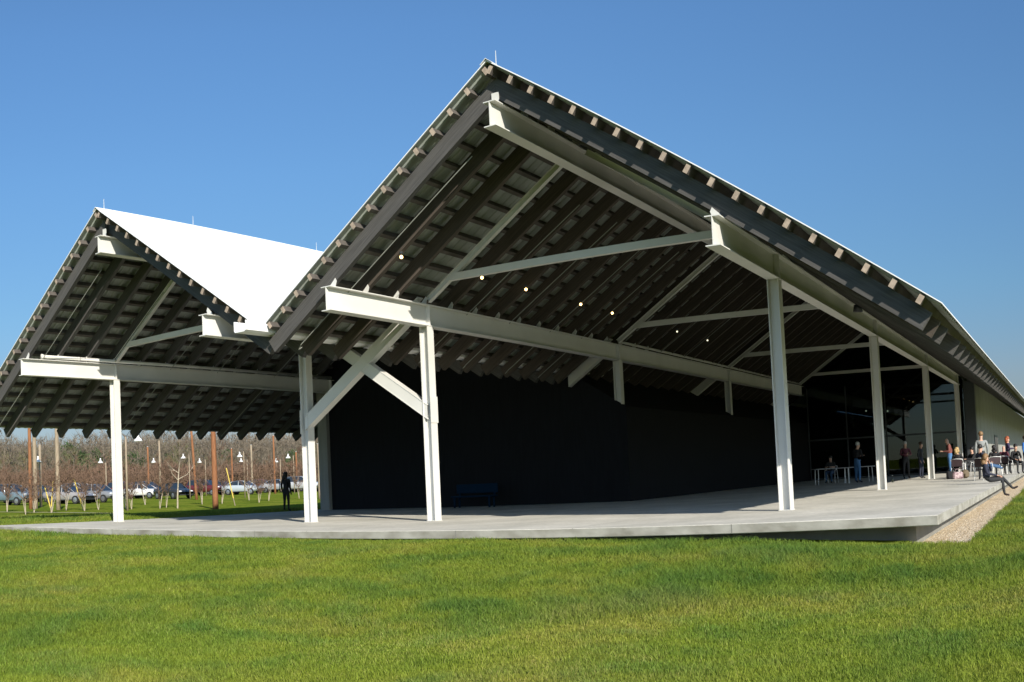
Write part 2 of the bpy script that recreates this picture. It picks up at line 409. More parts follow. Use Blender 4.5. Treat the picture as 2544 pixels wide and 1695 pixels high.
kindlab = {id(roofM): 'near gable roof, white sheet over timber', id(roofL): 'far gable roof with bright white sunlit slope'}
roofM['label'] = 'nearer gable roof reaching over the terrace corner'; roofL['label'] = 'farther gable roof with bright white sunlit slope'
# purlins (protrude at the gable ends)
purl_count = 0
for rf, y0, lo_r, lo_l in ((roofM, 0, EAVE, 6.9), (roofL, W, 6.9, EAVE)):
    for sg, lo in ((1, lo_l), (-1, lo_r)):
        s = .16
        while s < lo / cs - .12:
            yc = y0 + sg * s * cs; zc = H - s * sn
            a = np.array([sg * cs, -sn]) * .052; nrm = np.array([-sg * sn, -cs])
            p0 = np.array([yc, zc]) + nrm * .054; p1 = np.array([yc, zc]) + nrm * .22
            pm = MB().prism([tuple(p0 - a), tuple(p0 + a), tuple(p1 + a), tuple(p1 - a)][::sg], 'x', -.02 + random.uniform(-.012, .012), 45.9 if y0 == 0 else 17.5)
            po = pm.build('purlin', PURS, rf); po.data.materials.append(PURL)
            for pg in po.data.polygons:
                if abs(pg.normal.x) > .5: pg.material_index = 1
            s += .573; purl_count += 1
# rafters: square-cut feet, 1.2144 m apart
for k in range(37):
    x = .27 + k * 1.2144
    if k == 3: continue      # the steel bent stands in its place
    mb = MB(); mb.prism(slope_poly(0, .0, -8.87, .222, .585), 'x', x, x + .14); mb.build('rafter', RAFT if k != 1 else RAFB, roofM)
    if x < 44: MB().prism(slope_poly(0, .003, 7.16, .222, .585), 'x', x, x + .14).build('rafter', RAFB if k else RAFT, roofM)
for k in range(17):
    x = .27 + k * 1.2144
    if x < 15.7:
        MB().prism(slope_poly(W, W, W - 7.16, .222, .585), 'x', x + .145, x + .285).build('rafter', RAFT, roofL)
    MB().prism(slope_poly(W, W + .003, W + 8.87, .222, .585), 'x', x, x + .14).build('rafter', RAFT, roofL)
# lightning rods
for y0, rf, xs_ in ((0, roofM, (.34, 8.0, 20.0)), (W, roofL, (.25, 3.87, 9.9, 18.0))):
    for x in xs_:
        MB().tube([(x, y0, H + .0), (x, y0, H + .34)], [.012, .007], 6).build('lightning_rod', GALV, rf)

def ibeam_poly(hw, tf, tw, z0, z1, yc):
    return [(yc - hw, z0), (yc + hw, z0), (yc + hw, z0 + tf), (yc + tw, z0 + tf), (yc + tw, z1 - tf), (yc + hw, z1 - tf), (yc + hw, z1), (yc - hw, z1), (yc - hw, z1 - tf), (yc - tw, z1 - tf), (yc - tw, z0 + tf), (yc - hw, z0 + tf)]
ZB, HB, B = 5.1855, .5816, 4.7687
beams = {}
for nm, yc, z0, z1, x0, x1 in (('M3', B, ZB, ZB + HB, -.03, 41.7), ('MR', -B, ZB, ZB + HB, -.03, 41.7), ('L3', W + B, ZB, ZB + HB, -.03, 15.85), ('LR', W - B, ZB, ZB + HB, -.03, 15.85),
                               ('RM', 0, 8.4213, 8.965, -.02, 41.7), ('RL', W, 8.4213, 8.965, -.02, 15.85)):
    b = MB().prism(ibeam_poly(.15, .022, .008, z0, z1, yc), 'x', x0, x1).build('beam', STEEL, bld)
    beams[nm] = b
    for xb in BENTS:      # web stiffeners at the columns
        if xb < x1 and nm not in ('RM', 'RL'):
            for s_ in (-1, 1):
                MB().box((xb - .008, min(yc + s_ * .009, yc + s_ * .14), z0 + .023), (xb + .008, max(yc + s_ * .009, yc + s_ * .14), z1 - .023)).build('stiffener', STEEL, b)
    # cleats carrying the rafters
    n = 16 if nm in ('M3', 'L3') else 6
    for k in range(n):
        x = .27 + k * 1.2144 - .02
        if x > x1 - .3: break
        if nm in ('RM', 'RL'):
            MB().box((x - .012, yc - .09, z1), (x, yc + .09, z1 + .25)).build('cleat', STEEL, b)
        else:
            sg = 1 if nm in ('M3', 'L3') else -1
            zt = z1 + .0
            MB().prism([(yc - .07, zt), (yc + .09, zt), (yc + .09 - sg * .0, zt + .06), (yc - .02 - sg * .06, zt + .22), (yc - .1 - sg * .02, zt + .14)] if sg > 0 else
                       [(yc + .07, zt), (yc - .09, zt), (yc - .09, zt + .06), (yc + .02 + .06, zt + .22), (yc + .12, zt + .14)], 'x', x - .012, x).build('cleat', STEEL, b)
# H columns, flanges facing across the building
def hcol(x, y, z1, z0=0., cut=None, name='column'):
    h = .135; tf = .02; tw = .008; mb = MB()
    def pc(x0, x1, y0, y1):
        zb = [z0] * 4 if cut is None else [cut(yy) for yy in (y0, y0, y1, y1)]
        mb.add([(x0, y0, zb[0]), (x1, y0, zb[1]), (x1, y1, zb[2]), (x0, y1, zb[3]), (x0, y0, z1), (x1, y0, z1), (x1, y1, z1), (x0, y1, z1)],
               [(0, 3, 2, 1), (4, 5, 6, 7), (0, 1, 5, 4), (1, 2, 6, 5), (2, 3, 7, 6), (3, 0, 4, 7)])
    pc(x - h, x + h, y - h, y - h + tf); pc(x - h, x + h, y + h - tf, y + h); pc(x - tw, x + tw, y - h + tf + .0005, y + h - tf - .0005)
    o = mb.build(name, STEEL, bld)
    if cut is None and z0 == 0:
        MB().box((x - .15, y - .15, .003), (x + .15, y + .15, .018)).build('base_plate', STEEL, o)
    return o
for xb in BENTS:
    hcol(xb, -B, ZB - .001)
hcol(BENTS[0], B, ZB - .001); hcol(BENTS[0], W - B, ZB - .001); hcol(BENTS[0], W + B, ZB - .001)
for xb in (15.75, 28.0): hcol(xb, B, ZB - .001, cut=lambda y: 3.55 + (y - 4.6) * .62)
# steel bents: sloping I-sections from ridge beam to the far column, and level ties
def slope_member(x, ya, yb, y0, zb_at0=8.93, dep=.36, name='steel_rafter', tw=.006, hw=.07):
    k = -.675 if yb > y0 else .675
    def z(y): return zb_at0 - .675 * abs(y - y0)
    sg = 1 if yb > y0 else -1
    nn = np.array([sg * .56, .83]) * dep       # square to the slope, upwards
    mb = MB()
    def strip(o0, o1, x0, x1):
        p = [np.array([y, z(y)]) for y in (ya, yb)]
        q = [p[0] + nn * o0, p[1] + nn * o0, p[1] + nn * o1, p[0] + nn * o1]
        mb.prism([tuple(c) for c in (q if sg > 0 else q[::-1])], 'x', x0, x1)
    strip(0, .055, x - hw, x + hw); strip(.945, 1, x - hw, x + hw); strip(.056, .944, x - tw, x + tw)
    return mb.build(name, STEEL, bld)
def hbrace(x, ya, yb, y0, hw=.130, dep=.40):
    def z(y): return 8.93 - .675 * abs(y - y0)
    mb = MB()
    for o0, o1, h in ((0, .024, hw), (dep - .024, dep, hw), (.0245, dep - .0245, -1)):
        q = [(ya, z(ya) + o0), (yb, z(yb) + o0), (yb, z(yb) + o1), (ya, z(ya) + o1)]
        mb.prism(q if yb > ya else q[::-1], 'x', *((x - h, x + h) if h > 0 else (x - hw + .010, x - hw + .022)))
    return mb.build('brace', STEEL, bld)
for i, xb in enumerate(BENTS):
    slope_member(xb, .2, 4.62, 0, dep=.15)
    slope_member(xb, -.2, -4.6, 0, dep=.15)
    hbrace(xb, 4.93, W - B - .005 if i == 0 else 6.75, 0)
    if i == 0:
        slope_member(xb + .19, W - .2, W - 4.6, W, dep=.15)
        hbrace(xb + .003, W - 4.9, B + .005, W, hw=.127)
        slope_member(xb, W + .2, W + 4.6, W, dep=.15)
    y_t = 3.95
    MB().prism([(-y_t, 6.29), (y_t, 6.29), (y_t - .25, 6.47), (-y_t + .25, 6.47)], 'x', xb - .075, xb + .075).build('tie', STEEL, bld)
    if i == 0:
        MB().prism([(W - y_t, 6.29), (W + y_t, 6.29), (W + y_t - .25, 6.47), (W - y_t + .25, 6.47)], 'x', xb - .075, xb + .075).build('tie', STEEL, bld)
# end plates on the columns where the crossing legs arrive
MB().box((3.79, 9.369, 2.60), (4.11, 9.385, 3.30)).build('gusset_plate', STEEL, bld)
MB().box((3.79, 4.617, 2.60), (4.11, 4.632, 3.30)).build('gusset_plate', STEEL, bld)
# valley gutter running out past the gables as a spout
mb = MB(); mb.prism([(6.82, 5.2), (6.82, 4.96), (6.90, 4.92), (7.22, 4.92), (7.26, 4.96), (7.26, 5.2), (7.235, 5.2), (7.235, 4.97), (6.845, 4.97), (6.845, 5.2)][::-1], 'x', -.72, 60)
mb.build('gutter', WHITE, bld)
# pipe lying on the far beam, smaller conduits under the slopes
mb = MB(); mb.tube([(.8, W + B - .1, 5.87), (15.7, W + B - .1, 5.87)], .062, 12); mb.tube([(.74, W + B - .1, 5.87), (.82, W + B - .1, 5.87)], .09, 12)
mb.tube([(2.3, W + B - .1, 5.87), (2.36, W + B - .1, 5.87)], .07, 12); mb.build('pipe', STEEL, bld, True)
MB().tube([(15.9, B - .02, 5.90), (41.6, B - .02, 5.90)], .05, 10).build('pipe', STEEL, bld, True)
for x in (.78, 5.9, 8.2, 10.7, 12.9, 19.5, 22, 26):
    pts = [(x, y, 8.86 - .66 * y) for y in np.linspace(1.0, 6.4 if x < 14 else 4.6, 6)] + ([(x + .12, 6.6, 4.55), (x + .25, 6.6, 4.62)] if x < 14 else [])
    MB().tube(pts, .012, 6).build('conduit', CND, bld)
for x in (.8, 6.6, 9.0, 12.2):
    pts = [(x, W + y, 8.86 - .66 * y) for y in np.linspace(1.0, 8.2, 6)]
    MB().tube(pts, .012, 6).build('conduit', CND, bld)
# small bare lamps in a row on the left slope
LAMP = emit_mat('warm_lit_lamp', (1.0, .66, .26), 5); LAMPD = emit_mat('dim_lit_lamp', (.9, .85, .6), 1.2)
for x, on in ((1.41, 1), (4.95, 1), (7.27, 1), (10.68, 1), (12.98, 1), (18.8, 0), (22.2, 0)):
    l = MB().tube([(x, 3.57, 6.60), (x, 3.57, 6.53)], .045, 10).build('lamp_holder', FRAME, bld)
    MB().ball((x, 3.57, 6.47), .042 if on else .035, 10, 7).build('lamp_bulb', LAMP if on else LAMPD, l, True)
# round loudspeaker/drum lamp hung beside the right-hand beam
MB().tube([(11.6, -5.1, 6.3), (11.6, -5.1, 5.62)], .012, 6).build('lamp_rod', FRAME, bld)
MB().lathe([(.001, .2), (.12, .2), (.15, .0), (.13, .02), (.001, .12)], (11.6, -5.1, 5.45), 16).build('downlight', FRAME, bld, True)

# dark enclosed hall behind the porch
wy = 19.3
def roofz(y): return (H - S * abs(y - W)) - .04
prof = [(4.6, 0), (wy, 0), (wy, roofz(wy)), (W, roofz(W)), (7.25, roofz(7.25)), (7.0, 5.03), (6.35, 4.62), (4.6, 3.5)]
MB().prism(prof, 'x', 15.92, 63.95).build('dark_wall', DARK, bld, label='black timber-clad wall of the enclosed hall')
MB().prism([(19.08, 0), (19.62, 0), (19.62, 5.7), (19.08, 6.0)], 'x', 15.72, 169.5).build('wall', CONC2, bld)
# side wall of the far right part, glass facade and its frame
XG = 41.8
mb = MB(); mb.prism([(-5.75, 0), (-5.3, 0), (-5.3, 5.55), (-5.75, 5.3)], 'x', XG + .25, 169.5); wl = mb.build('wall', CONC2, bld, label='long pale concrete side wall under the eave')
for x in [44.4 + 2.8 * i for i in range(40)]: MB().box((x, -5.757, .0), (x + .03, -5.748, 5.2)).build('joint', PLINTH, wl)
d = MB().box((55.6, -5.79, .0), (58.9, -5.752, 2.35)).build('door', FRAME, wl)
MB().box((55.8, -5.80, .1), (57.1, -5.792, 2.2)).build('pane', GLASS, d); MB().box((57.3, -5.80, .1), (58.7, -5.792, 2.2)).build('pane', GLASS, d)
MB().bev((57.5, -6.55, .003), (63.5, -5.95, .46), .02).build('wall_bench', CONC2, bld, label='low concrete bench against the side wall')
MB().box((XG - .05, -5.72, .0), (XG + .24, -5.12, 5.4)).build('corner_post', FRAME, bld)
prof = [(-5.1, .003), (4.58, .003), (4.58, 5.95), (0, 9.05), (-5.1, 5.58)]
gw = MB().prism(prof, 'x', XG + .055, XG + .067).build('glass_wall', GLASS, bld, label='tall tinted glass wall at the back of the porch')
fr = MB()
for y in (-5.1, -2.7, -.3, 2.1, 4.5): fr.box((XG, y - .035, 0), (XG + .12, y + .035, 5.6))
for z in (.06, 2.43): fr.box((XG - .004, -5.1, z - .05), (XG + .124, 4.55, z + .05))
fr.build('frame', FRAME, gw)
# closing walls deep inside so that the hall reads dark
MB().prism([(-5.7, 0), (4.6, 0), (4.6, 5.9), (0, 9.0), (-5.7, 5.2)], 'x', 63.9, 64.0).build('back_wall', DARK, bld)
for y, z in ((1.6, 4.2), (.2, 4.1)):
    MB().ball((45.5, y, z), .045, 8, 6).build('lamp_bulb', LAMPD, bld, True)

# terrace slab and plinth
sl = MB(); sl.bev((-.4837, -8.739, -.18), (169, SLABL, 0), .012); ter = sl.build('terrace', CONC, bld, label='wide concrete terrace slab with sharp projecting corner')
ter.data.materials.append(mat('shaded_formed_edge', (.24, .225, .18), .9, .1, 1.7, bump=.5, stretch=(1, 1, 1.6), col2=(.44, .43, .375)))  # side colour darkened to carry the front face's shade, over the formed edge's stains
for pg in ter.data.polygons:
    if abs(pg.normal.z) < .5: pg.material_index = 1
for yj in (-5.0, 1.0, 7.0, 13.0): MB().box((-.486, yj, -.175), (-.4825, yj + .018, -.008)).build('joint', PLINTH, ter)
MB().box((.3, -8.22, -.7), (168, SLABL - .3, -.181)).build('plinth', PLINTH, ter)

# ---------------------------------------------------------------- grass blades
def blades(n, rfun, umin, umax, h0, w0, name, seed):
    g = np.random.default_rng(seed)
    u = g.uniform(umin, umax, n); r = rfun(g.random(n))
    th = (u - 1272) / FPX
    d = np.sin(th)[:, None] * R3[None, :2] + np.cos(th)[:, None] * F2[None, :2]; d /= np.linalg.norm(d, axis=1)[:, None]
    x = CX + d[:, 0] * r; y = CY + d[:, 1] * r
    ok = ~((x > -.42) & (y > -9.22) & (y < SLABL + .03)) & ~((x > -.5) & (y > -8.75) & (y < SLABL))
    x, y, r = x[ok], y[ok], r[ok]; n = len(x)
    z = gz(x, y)
    patch = vnoise(x, y, 1.1) * .5 + vnoise(x + 9, y - 4, .35) * .5
    big = vnoise(x - 31, y + 13, 2.6)
    hh = h0 * (.45 + 1.1 * patch) * g.uniform(.6, 1.35, n) * (.75 + .5 * big) * (1 + .02 * r)
    # a ridge of longer dark tufts, mown shorter and paler nearer to us; a rank patch to the right and a thin dry one
    uu = u[ok]; edge = 11.6 + 1.6 * (vnoise(x, y, 2.2) - .5) + .5 * np.sin(uu / 260)
    ridge = np.exp(-((r - edge - .8) / .75) ** 2) * (uu < 2250) * sm((uu + 100) / 500)
    rank = np.exp(-((uu - 1880) / 300) ** 2 - ((r - 15.5) / 2.2) ** 2)
    bare = np.exp(-((uu - 930) / 190) ** 2 - ((r - 9.9) / .55) ** 2)
    near = sm((edge - r) / .8)
    hh = hh * (1 + .75 * ridge + .7 * rank) * (1 - .35 * near) * (1 - .55 * bare)
    w = w0 * (r / 8.0) ** .8 * g.uniform(.7, 1.3, n)
    a = g.uniform(0, 2 * np.pi, n); lean = g.uniform(.15, 1.15, n) * hh; la = g.uniform(0, 2 * np.pi, n)
    px, py = np.cos(a) * w / 2, np.sin(a) * w / 2
    lx, ly = np.cos(la) * lean, np.sin(la) * lean
    v = np.empty((n, 5, 3), np.float32)
    v[:, 0] = np.stack([x - px, y - py, z - .01], 1); v[:, 1] = np.stack([x + px, y + py, z - .01], 1)
    v[:, 2] = np.stack([x + px * .8 + lx * .35, y + py * .8 + ly * .35, z + hh * .6], 1)
    v[:, 3] = np.stack([x - px * .8 + lx * .35, y - py * .8 + ly * .35, z + hh * .6], 1)
    v[:, 4] = np.stack([x + lx, y + ly, z + hh], 1)
    b = np.arange(n)[:, None] * 5
    f = np.concatenate([b + [[0, 1, 2]], b + [[0, 2, 3]], b + [[3, 2, 4]]])
    me = raw_mesh(name, v.reshape(-1, 3), f, BLADE, 3)
    deep = np.clip(.9 * ridge * (patch > .4) + .8 * rank * patch * 1.6, 0, 1)[:, None]
    tint = np.ones((n, 5, 4), np.float32)
    dry = (g.random(n) < .05 + .07 * (big < .38) + .55 * bare).astype(np.float32)[:, None]
    dark = np.clip((patch - .45) * 3, 0, 1)[:, None]
    base = g.uniform(.85, 1.18, (n, 1))
    col = np.concatenate([base * (1.12 - .34 * dark + .55 * dry), base * (1.12 - .16 * dark + .30 * dry), base * (1.0 + .1 * dark + 1.3 * dry)], 1)
    col = col * (1 - deep * np.array([[.28, .12, .04]])) * (1 + .10 * near[:, None])
    tint[:, :, :3] = col[:, None]
    at = me.color_attributes.new('tint', 'FLOAT_COLOR', 'POINT'); at.data.foreach_set('color', tint.ravel())
    o = bpy.data.objects.new(name, me); C.objects.link(o); kind(o, 'stuff', 'short green lawn grass in front of the terrace' if h0 < .1 else None)
    o['category'] = 'grass'
    return o
def rf_near(t): a, b = 5.8 ** .62, 27.0 ** .62; return (a + t * (b - a)) ** (1 / .62)
o1 = blades(620000, rf_near, -60, 2620, .052, .0050, 'grass', 3)
o2 = blades(90000, lambda t: 26 + t * 22, -60, 900, .07, .006, 'grass', 4)
o2['label'] = 'lawn grass left of the terrace under the far gable'
o3 = blades(60000, lambda t: 24 + t * 30, 2380, 2620, .065, .006, 'grass', 5); o3['label'] = 'lawn grass beside the gravel strip'


# ---------------------------------------------------------------- timber light poles and pendant lamps
SHADE = mat('white_enamel_shade', (.80, .80, .78), .35, .03, 3)
def pole(u, r, h, rad, mt, label, tilt=0., grp='timber poles on the lawn and in the car park'):
    x, y, z = ground_at(u, r)
    t = thing('timber_pole', label, 'pole', (x, y, z - .1), 0, grp)
    px, py = R3[0] * tilt, R3[1] * tilt
    pts = [(px * k / 6 * h, py * k / 6 * h, k / 6 * h) for k in range(7)]
    MB().tube(pts, [rad * (1 - .22 * k / 6) for k in range(7)], 12).build('shaft', mt, t, True)
    MB().lathe([(rad * .80, 0), (rad * .80, .03), (.001, .05)], (px * h, py * h, h), 12).build('cap', GALV, t)
    return t
def lamp_pole(u, r, hl, du, rad, mt, label, hp=None):
    """pole at photo column u; the lamp hangs hl above the ground at photo column u+du"""
    x, y, z = ground_at(u, r); xl, yl, _ = ground_at(u + du, r)
    hp = hp or hl + .9
    t = thing('pole_lamp', label, 'pole lamp', (x, y, z - .1), 0, 'pendant lamps on timber poles')
    MB().tube([(0, 0, 0), (0, 0, hp * .5), (0, 0, hp)], [rad, rad * .9, rad * .8], 12).build('pole', mt, t, True)
    dx, dy = xl - x, yl - y
    top = hl + .58
    pts = [(0, 0, hp * .93)] + [(dx * (.5 - .5 * math.cos(a)), dy * (.5 - .5 * math.cos(a)), hp * .93 + (top - hp * .93) * math.sin(a * .5) + .25 * math.sin(a)) for a in np.linspace(.3, math.pi, 9)] + [(dx, dy, hl + .43)]
    MB().tube(pts, .016, 6).build('arm', FRAME, t, True)
    s = MB().lathe([(q_ * .56, w_ * .72) for q_, w_ in [(.05, .62), (.09, .60), (.11, .36), (.20, .27), (.40, .12), (.46, 0), (.44, 0), (.36, .11), (.16, .22), (.001, .3)]], (dx, dy, hl), 20).build('shade', SHADE, t, True)
    MB().ball((dx, dy, hl + .08), .05, 10, 6).build('bulb', GALV, s, True)
    return t
ORG, GRY = POLEM, POLEG
def polev(u, r, vtop, rad, mt, label, tilt=0.): return pole(u, r, height_at(u, vtop, r) - float(ground_at(u, r)[2]), rad, mt, label, tilt)
polev(530, 54, 1040, .165, ORG, 'thick orange-brown timber pole standing nearest on the lawn')
polev(141, 62, 1030, .15, GRY, 'pale tan timber pole rising under a rafter tip left of the far column')
polev(73, 66, 1020, .13, ORG, 'orange timber pole, leftmost of the three in a cluster')
polev(85, 67, 1040, .16, GRY, 'pale thick timber pole in the middle of the cluster of three')
polev(484, 84, 1060, .12, ORG, 'leaning orange timber pole among young birches', tilt=-.05)
polev(574, 112, 1112, .11, ORG, 'slim orange pole between the thick pole and the pale pole')
polev(623, 112, 1104, .13, GRY, 'pale grey pole behind the silver car')
polev(679, 104, 1080, .11, ORG, 'reddish pole behind the person in black')
polev(734, 118, 1121, .11, ORG, 'short orange pole, just right of the person in black')
polev(366, 108, 1108, .12, ORG, 'orange pole behind the white saloon car')
polev(790, 70, 1100, .12, GRY, 'pale pole glimpsed between column and concrete wall end')
def lampv(u, r, v, ul, rad, label, vtop):
    z0 = float(ground_at(u, r)[2]) - .1
    return lamp_pole(u, r, height_at(ul, v, r) - z0, ul - u, rad, GRY, label, hp=height_at(u, vtop, r) - z0)
lampv(98, 72, 1149, 93, .11, 'small pendant lamp close to the cluster of three poles', 1105)
lampv(261, 92, 1151, 248, .06, 'pendant lamp just left of the far white column', 1150)
lampv(312, 56, 1097, 343, .06, 'largest white pendant lamp hanging high under the rafter tips', 1085)
lampv(395, 96, 1150, 380, .11, 'pendant lamp over the dark car, on a tall grey pole', 1095)
lampv(468, 90, 1140, 454, .05, 'pendant lamp left of the leaning orange pole', 1128)
lampv(508, 104, 1150, 494, .05, 'pendant lamp between leaning pole and thick pole', 1142)
lampv(604, 86, 1136, 594, .05, 'upper one of two pendant lamps hanging in line', 1122)
lampv(612, 118, 1148, 597, .06, 'lower one of two pendant lamps hanging in line', 1142)
lampv(694, 112, 1149, 684, .05, 'pendant lamp above the head of the person in black', 1142)
lampv(727, 100, 1139, 714, .05, 'rightmost pendant lamp, by the near column', 1132)
# yellow tree stakes
def stake(u, r, h, tilt, label):
    x, y, z = ground_at(u, r)
    t = thing('tree_stake', label, 'stake', (x, y, z - .05), 0, 'stakes beside young trees')
    a = (R3[0] * tilt * h, R3[1] * tilt * h)
    MB().tube([(0, 0, 0), (a[0] * .22, a[1] * .22, h * .22)], .026, 8).build('bare_foot', POLEG, t)
    MB().tube([(a[0] * .22, a[1] * .22, h * .22), (a[0], a[1], h)], .032, 8).build('painted_shaft', YEL, t)
stake(579, 60, 2.3, -.21, 'tall bright yellow leaning stake right of the thick pole')
stake(203, 60, 1.9, -.30, 'yellow leaning stake in front of the grey hatchback')
stake(125, 56, 1.5, -.28, 'yellow stake leaning left, one of a crossed pair')
stake(122, 56, 1.8, .10, 'yellowish stake leaning right, one of a crossed pair')

# ---------------------------------------------------------------- cars
TYRE = mat('tyre_rubber', (.02, .02, .02), .9, .1, 5); RIM = mat('alloy_rim', (.5, .5, .52), .3, .05, 4, metal=.8)
LENS = mat('headlight_lens', (.75, .77, .78), .1, .03, 3, spec=.8); RED = mat('tail_lamp', (.35, .02, .02), .2, .05, 3)
BLK = mat('black_plastic', (.025, .025, .027), .6, .1, 4)
def paint(name, c): return mat('car_paint_' + name, c, .25, .04, 1.2, spec=.7)
def make_car(style, mt, label, loc, rz):
    t = thing('parked_car', label, 'car', loc, rz, 'cars in the car park behind the lawn')
    if style == 'sedan':  L = [(-2.25, .62, .74), (-2.1, .45, .96), (-1.55, .35, 1.0), (-.9, .3, 1.0), (.9, .3, .95), (1.6, .32, .84), (2.1, .38, .70), (2.28, .5, .58)]; G = [(-1.65, 1.0), (-.95, 1.38), (-.2, 1.43), (.35, 1.40), (1.15, .93)]
    elif style == 'suv': L = [(-2.2, .7, 1.05), (-2.1, .45, 1.12), (-1.5, .38, 1.12), (-.8, .36, 1.12), (.9, .36, 1.08), (1.6, .38, 1.0), (2.0, .42, .88), (2.2, .6, .72)]; G = [(-2.12, 1.12), (-1.85, 1.62), (-.6, 1.70), (.3, 1.64), (1.15, 1.06)]
    else: L = [(-1.95, .6, .98), (-1.85, .42, 1.02), (-1.3, .34, 1.02), (-.6, .3, 1.0), (.8, .3, .97), (1.4, .32, .88), (1.85, .38, .74), (2.0, .5, .6)]; G = [(-1.85, 1.02), (-1.45, 1.45), (-.4, 1.52), (.3, 1.47), (1.1, .95)]
    hw = .88 if style != 'hatch' else .84
    n = len(L); vs = []; fs = []
    for i, (x, zb, zt) in enumerate(L):
        e = 1 - .16 * (abs(i - (n - 1) / 2) / ((n - 1) / 2)) ** 4
        w = hw * e
        ring = [(w * .86, zb), (w, zb + .10), (w, zt * .78), (w * .93, zt - .01), (w * .6, zt + .035), (-w * .6, zt + .035), (-w * .93, zt - .01), (-w, zt * .78), (-w, zb + .10), (-w * .86, zb)]
        vs += [(x, y, z) for y, z in ring]
    k = 10
    for i in range(n - 1):
        for j in range(k): fs.append((i * k + j, i * k + (j + 1) % k, (i + 1) * k + (j + 1) % k, (i + 1) * k + j))
    fs += [tuple(range(k)), tuple(range(n * k - 1, n * k - 1 - k, -1))]
    MB().add(vs, fs).build('body', mt, t, True)
    # greenhouse of dark glass with painted roof and pillars
    vs = []; fs = []; m = len(G); gw = [hw * .80, hw * .70, hw * .68, hw * .70, hw * .78]
    for (x, z), w in zip(G, gw):
        zb = .98 if style != 'suv' else 1.08
        if style == 'sedan': zb = .93
        vs += [(x, hw * .86, zb - .02), (x, w, z), (x, -w, z), (x, -hw * .86, zb - .02)]
    for i in range(m - 1):
        for j in range(3): fs.append((i * 4 + j, i * 4 + j + 1, i * 4 + 5 + j, i * 4 + 4 + j))
    fs += [(0, 3, 2, 1), (m * 4 - 4, m * 4 - 3, m * 4 - 2, m * 4 - 1)]
    MB().add(vs, fs).build('windows', CARGLASS, t)
    rf = MB()
    vs = [];
    for (x, z), w in list(zip(G, gw))[1:4]: vs += [(x, w + .015, z + .004), (x, w * .7, z + .035), (x, -w * .7, z + .035), (x, -w - .015, z + .004)]
    rf.add(vs, [(i * 4 + j, i * 4 + j + 1, i * 4 + 5 + j, i * 4 + 4 + j) for i in range(2) for j in range(3)])
    for sg in (-1, 1):
        for (i0, z0) in ((0, 0), (4, 4)):
            x0, zz = G[i0]; i1 = 1 if i0 == 0 else 3; x1, z1 = G[i1]
            rf.tube([(x0, sg * (hw * .80), zz - .02), (x1, sg * gw[i1], z1)], .035, 6)
        rf.tube([(-.15, sg * hw * .845, .96 if style != 'suv' else 1.08), (-.2, sg * gw[2] * 1.02, G[2][1] - .01)], .035, 6)
    rf.build('roof', mt, t)
    ax = (1.38, -1.32) if style != 'hatch' else (1.22, -1.22)
    for x in ax:
        for sg in (-1, 1):
            y = sg * (hw - .06)
            w = MB().add(*[(lambda rr, ww: ([(x + q * math.cos(a), y + s_ * ww, .33 + q * math.sin(a)) for s_, q in ((-1, rr * .9), (-1, rr), (1, rr), (1, rr * .9)) for a in [2 * math.pi * i / 18 for i in range(18)]],
                                             [(a * 18 + i, a * 18 + (i + 1) % 18, (a + 1) * 18 + (i + 1) % 18, (a + 1) * 18 + i) for a in range(3) for i in range(18)] + [tuple(range(17, -1, -1)), tuple(range(54, 72))]))(.33, .105)][0]).build('wheel', TYRE, t)
            rm = MB()
            rm.add([(x + .20 * math.cos(a), y + sg * .112, .33 + .20 * math.sin(a)) for a in [2 * math.pi * i / 16 for i in range(16)]] + [(x, y + sg * .125, .33)], [(i, (i + 1) % 16, 16) for i in range(16)]).build('rim', RIM, w)
    fx = L[-1][0]
    for sg in (-1, 1):
        zz = .66 if style == 'sedan' else (.86 if style == 'suv' else .74)
        MB().ball((fx - .17, sg * hw * .68, zz), .12, 10, 6, (1.2, 1.5, .62)).build('headlight', LENS, t, True)
        MB().ball((L[0][0] + .10, sg * hw * .70, zz + .14), .10, 8, 6, (.9, 1.5, .9)).build('tail_light', RED, t, True)
        MB().ball((.80, sg * (hw + .10), 1.0 if style != 'suv' else 1.14), .09, 8, 6, (.8, 1.2, .7)).build('wing_mirror', mt, t, True)
    MB().bev((fx - .10, -hw * .42, .50), (fx + .0, hw * .42, .62), .02).build('grille', BLK, t)
    MB().bev((fx - .12, -hw * .8, .30), (fx + .015, hw * .8, .40), .02).build('bumper', BLK, t)
    for sg in (-1, 1): MB().box((-1.6, sg * hw - .02 if sg < 0 else hw - .06, .30), (1.6, sg * hw + .06 if sg < 0 else hw + .02, .34)).build('sill', BLK, t)
    return t
hd = R3[:2] * .93 - F2[:2] * .30; HEAD = math.atan2(hd[1], hd[0])
P = paint
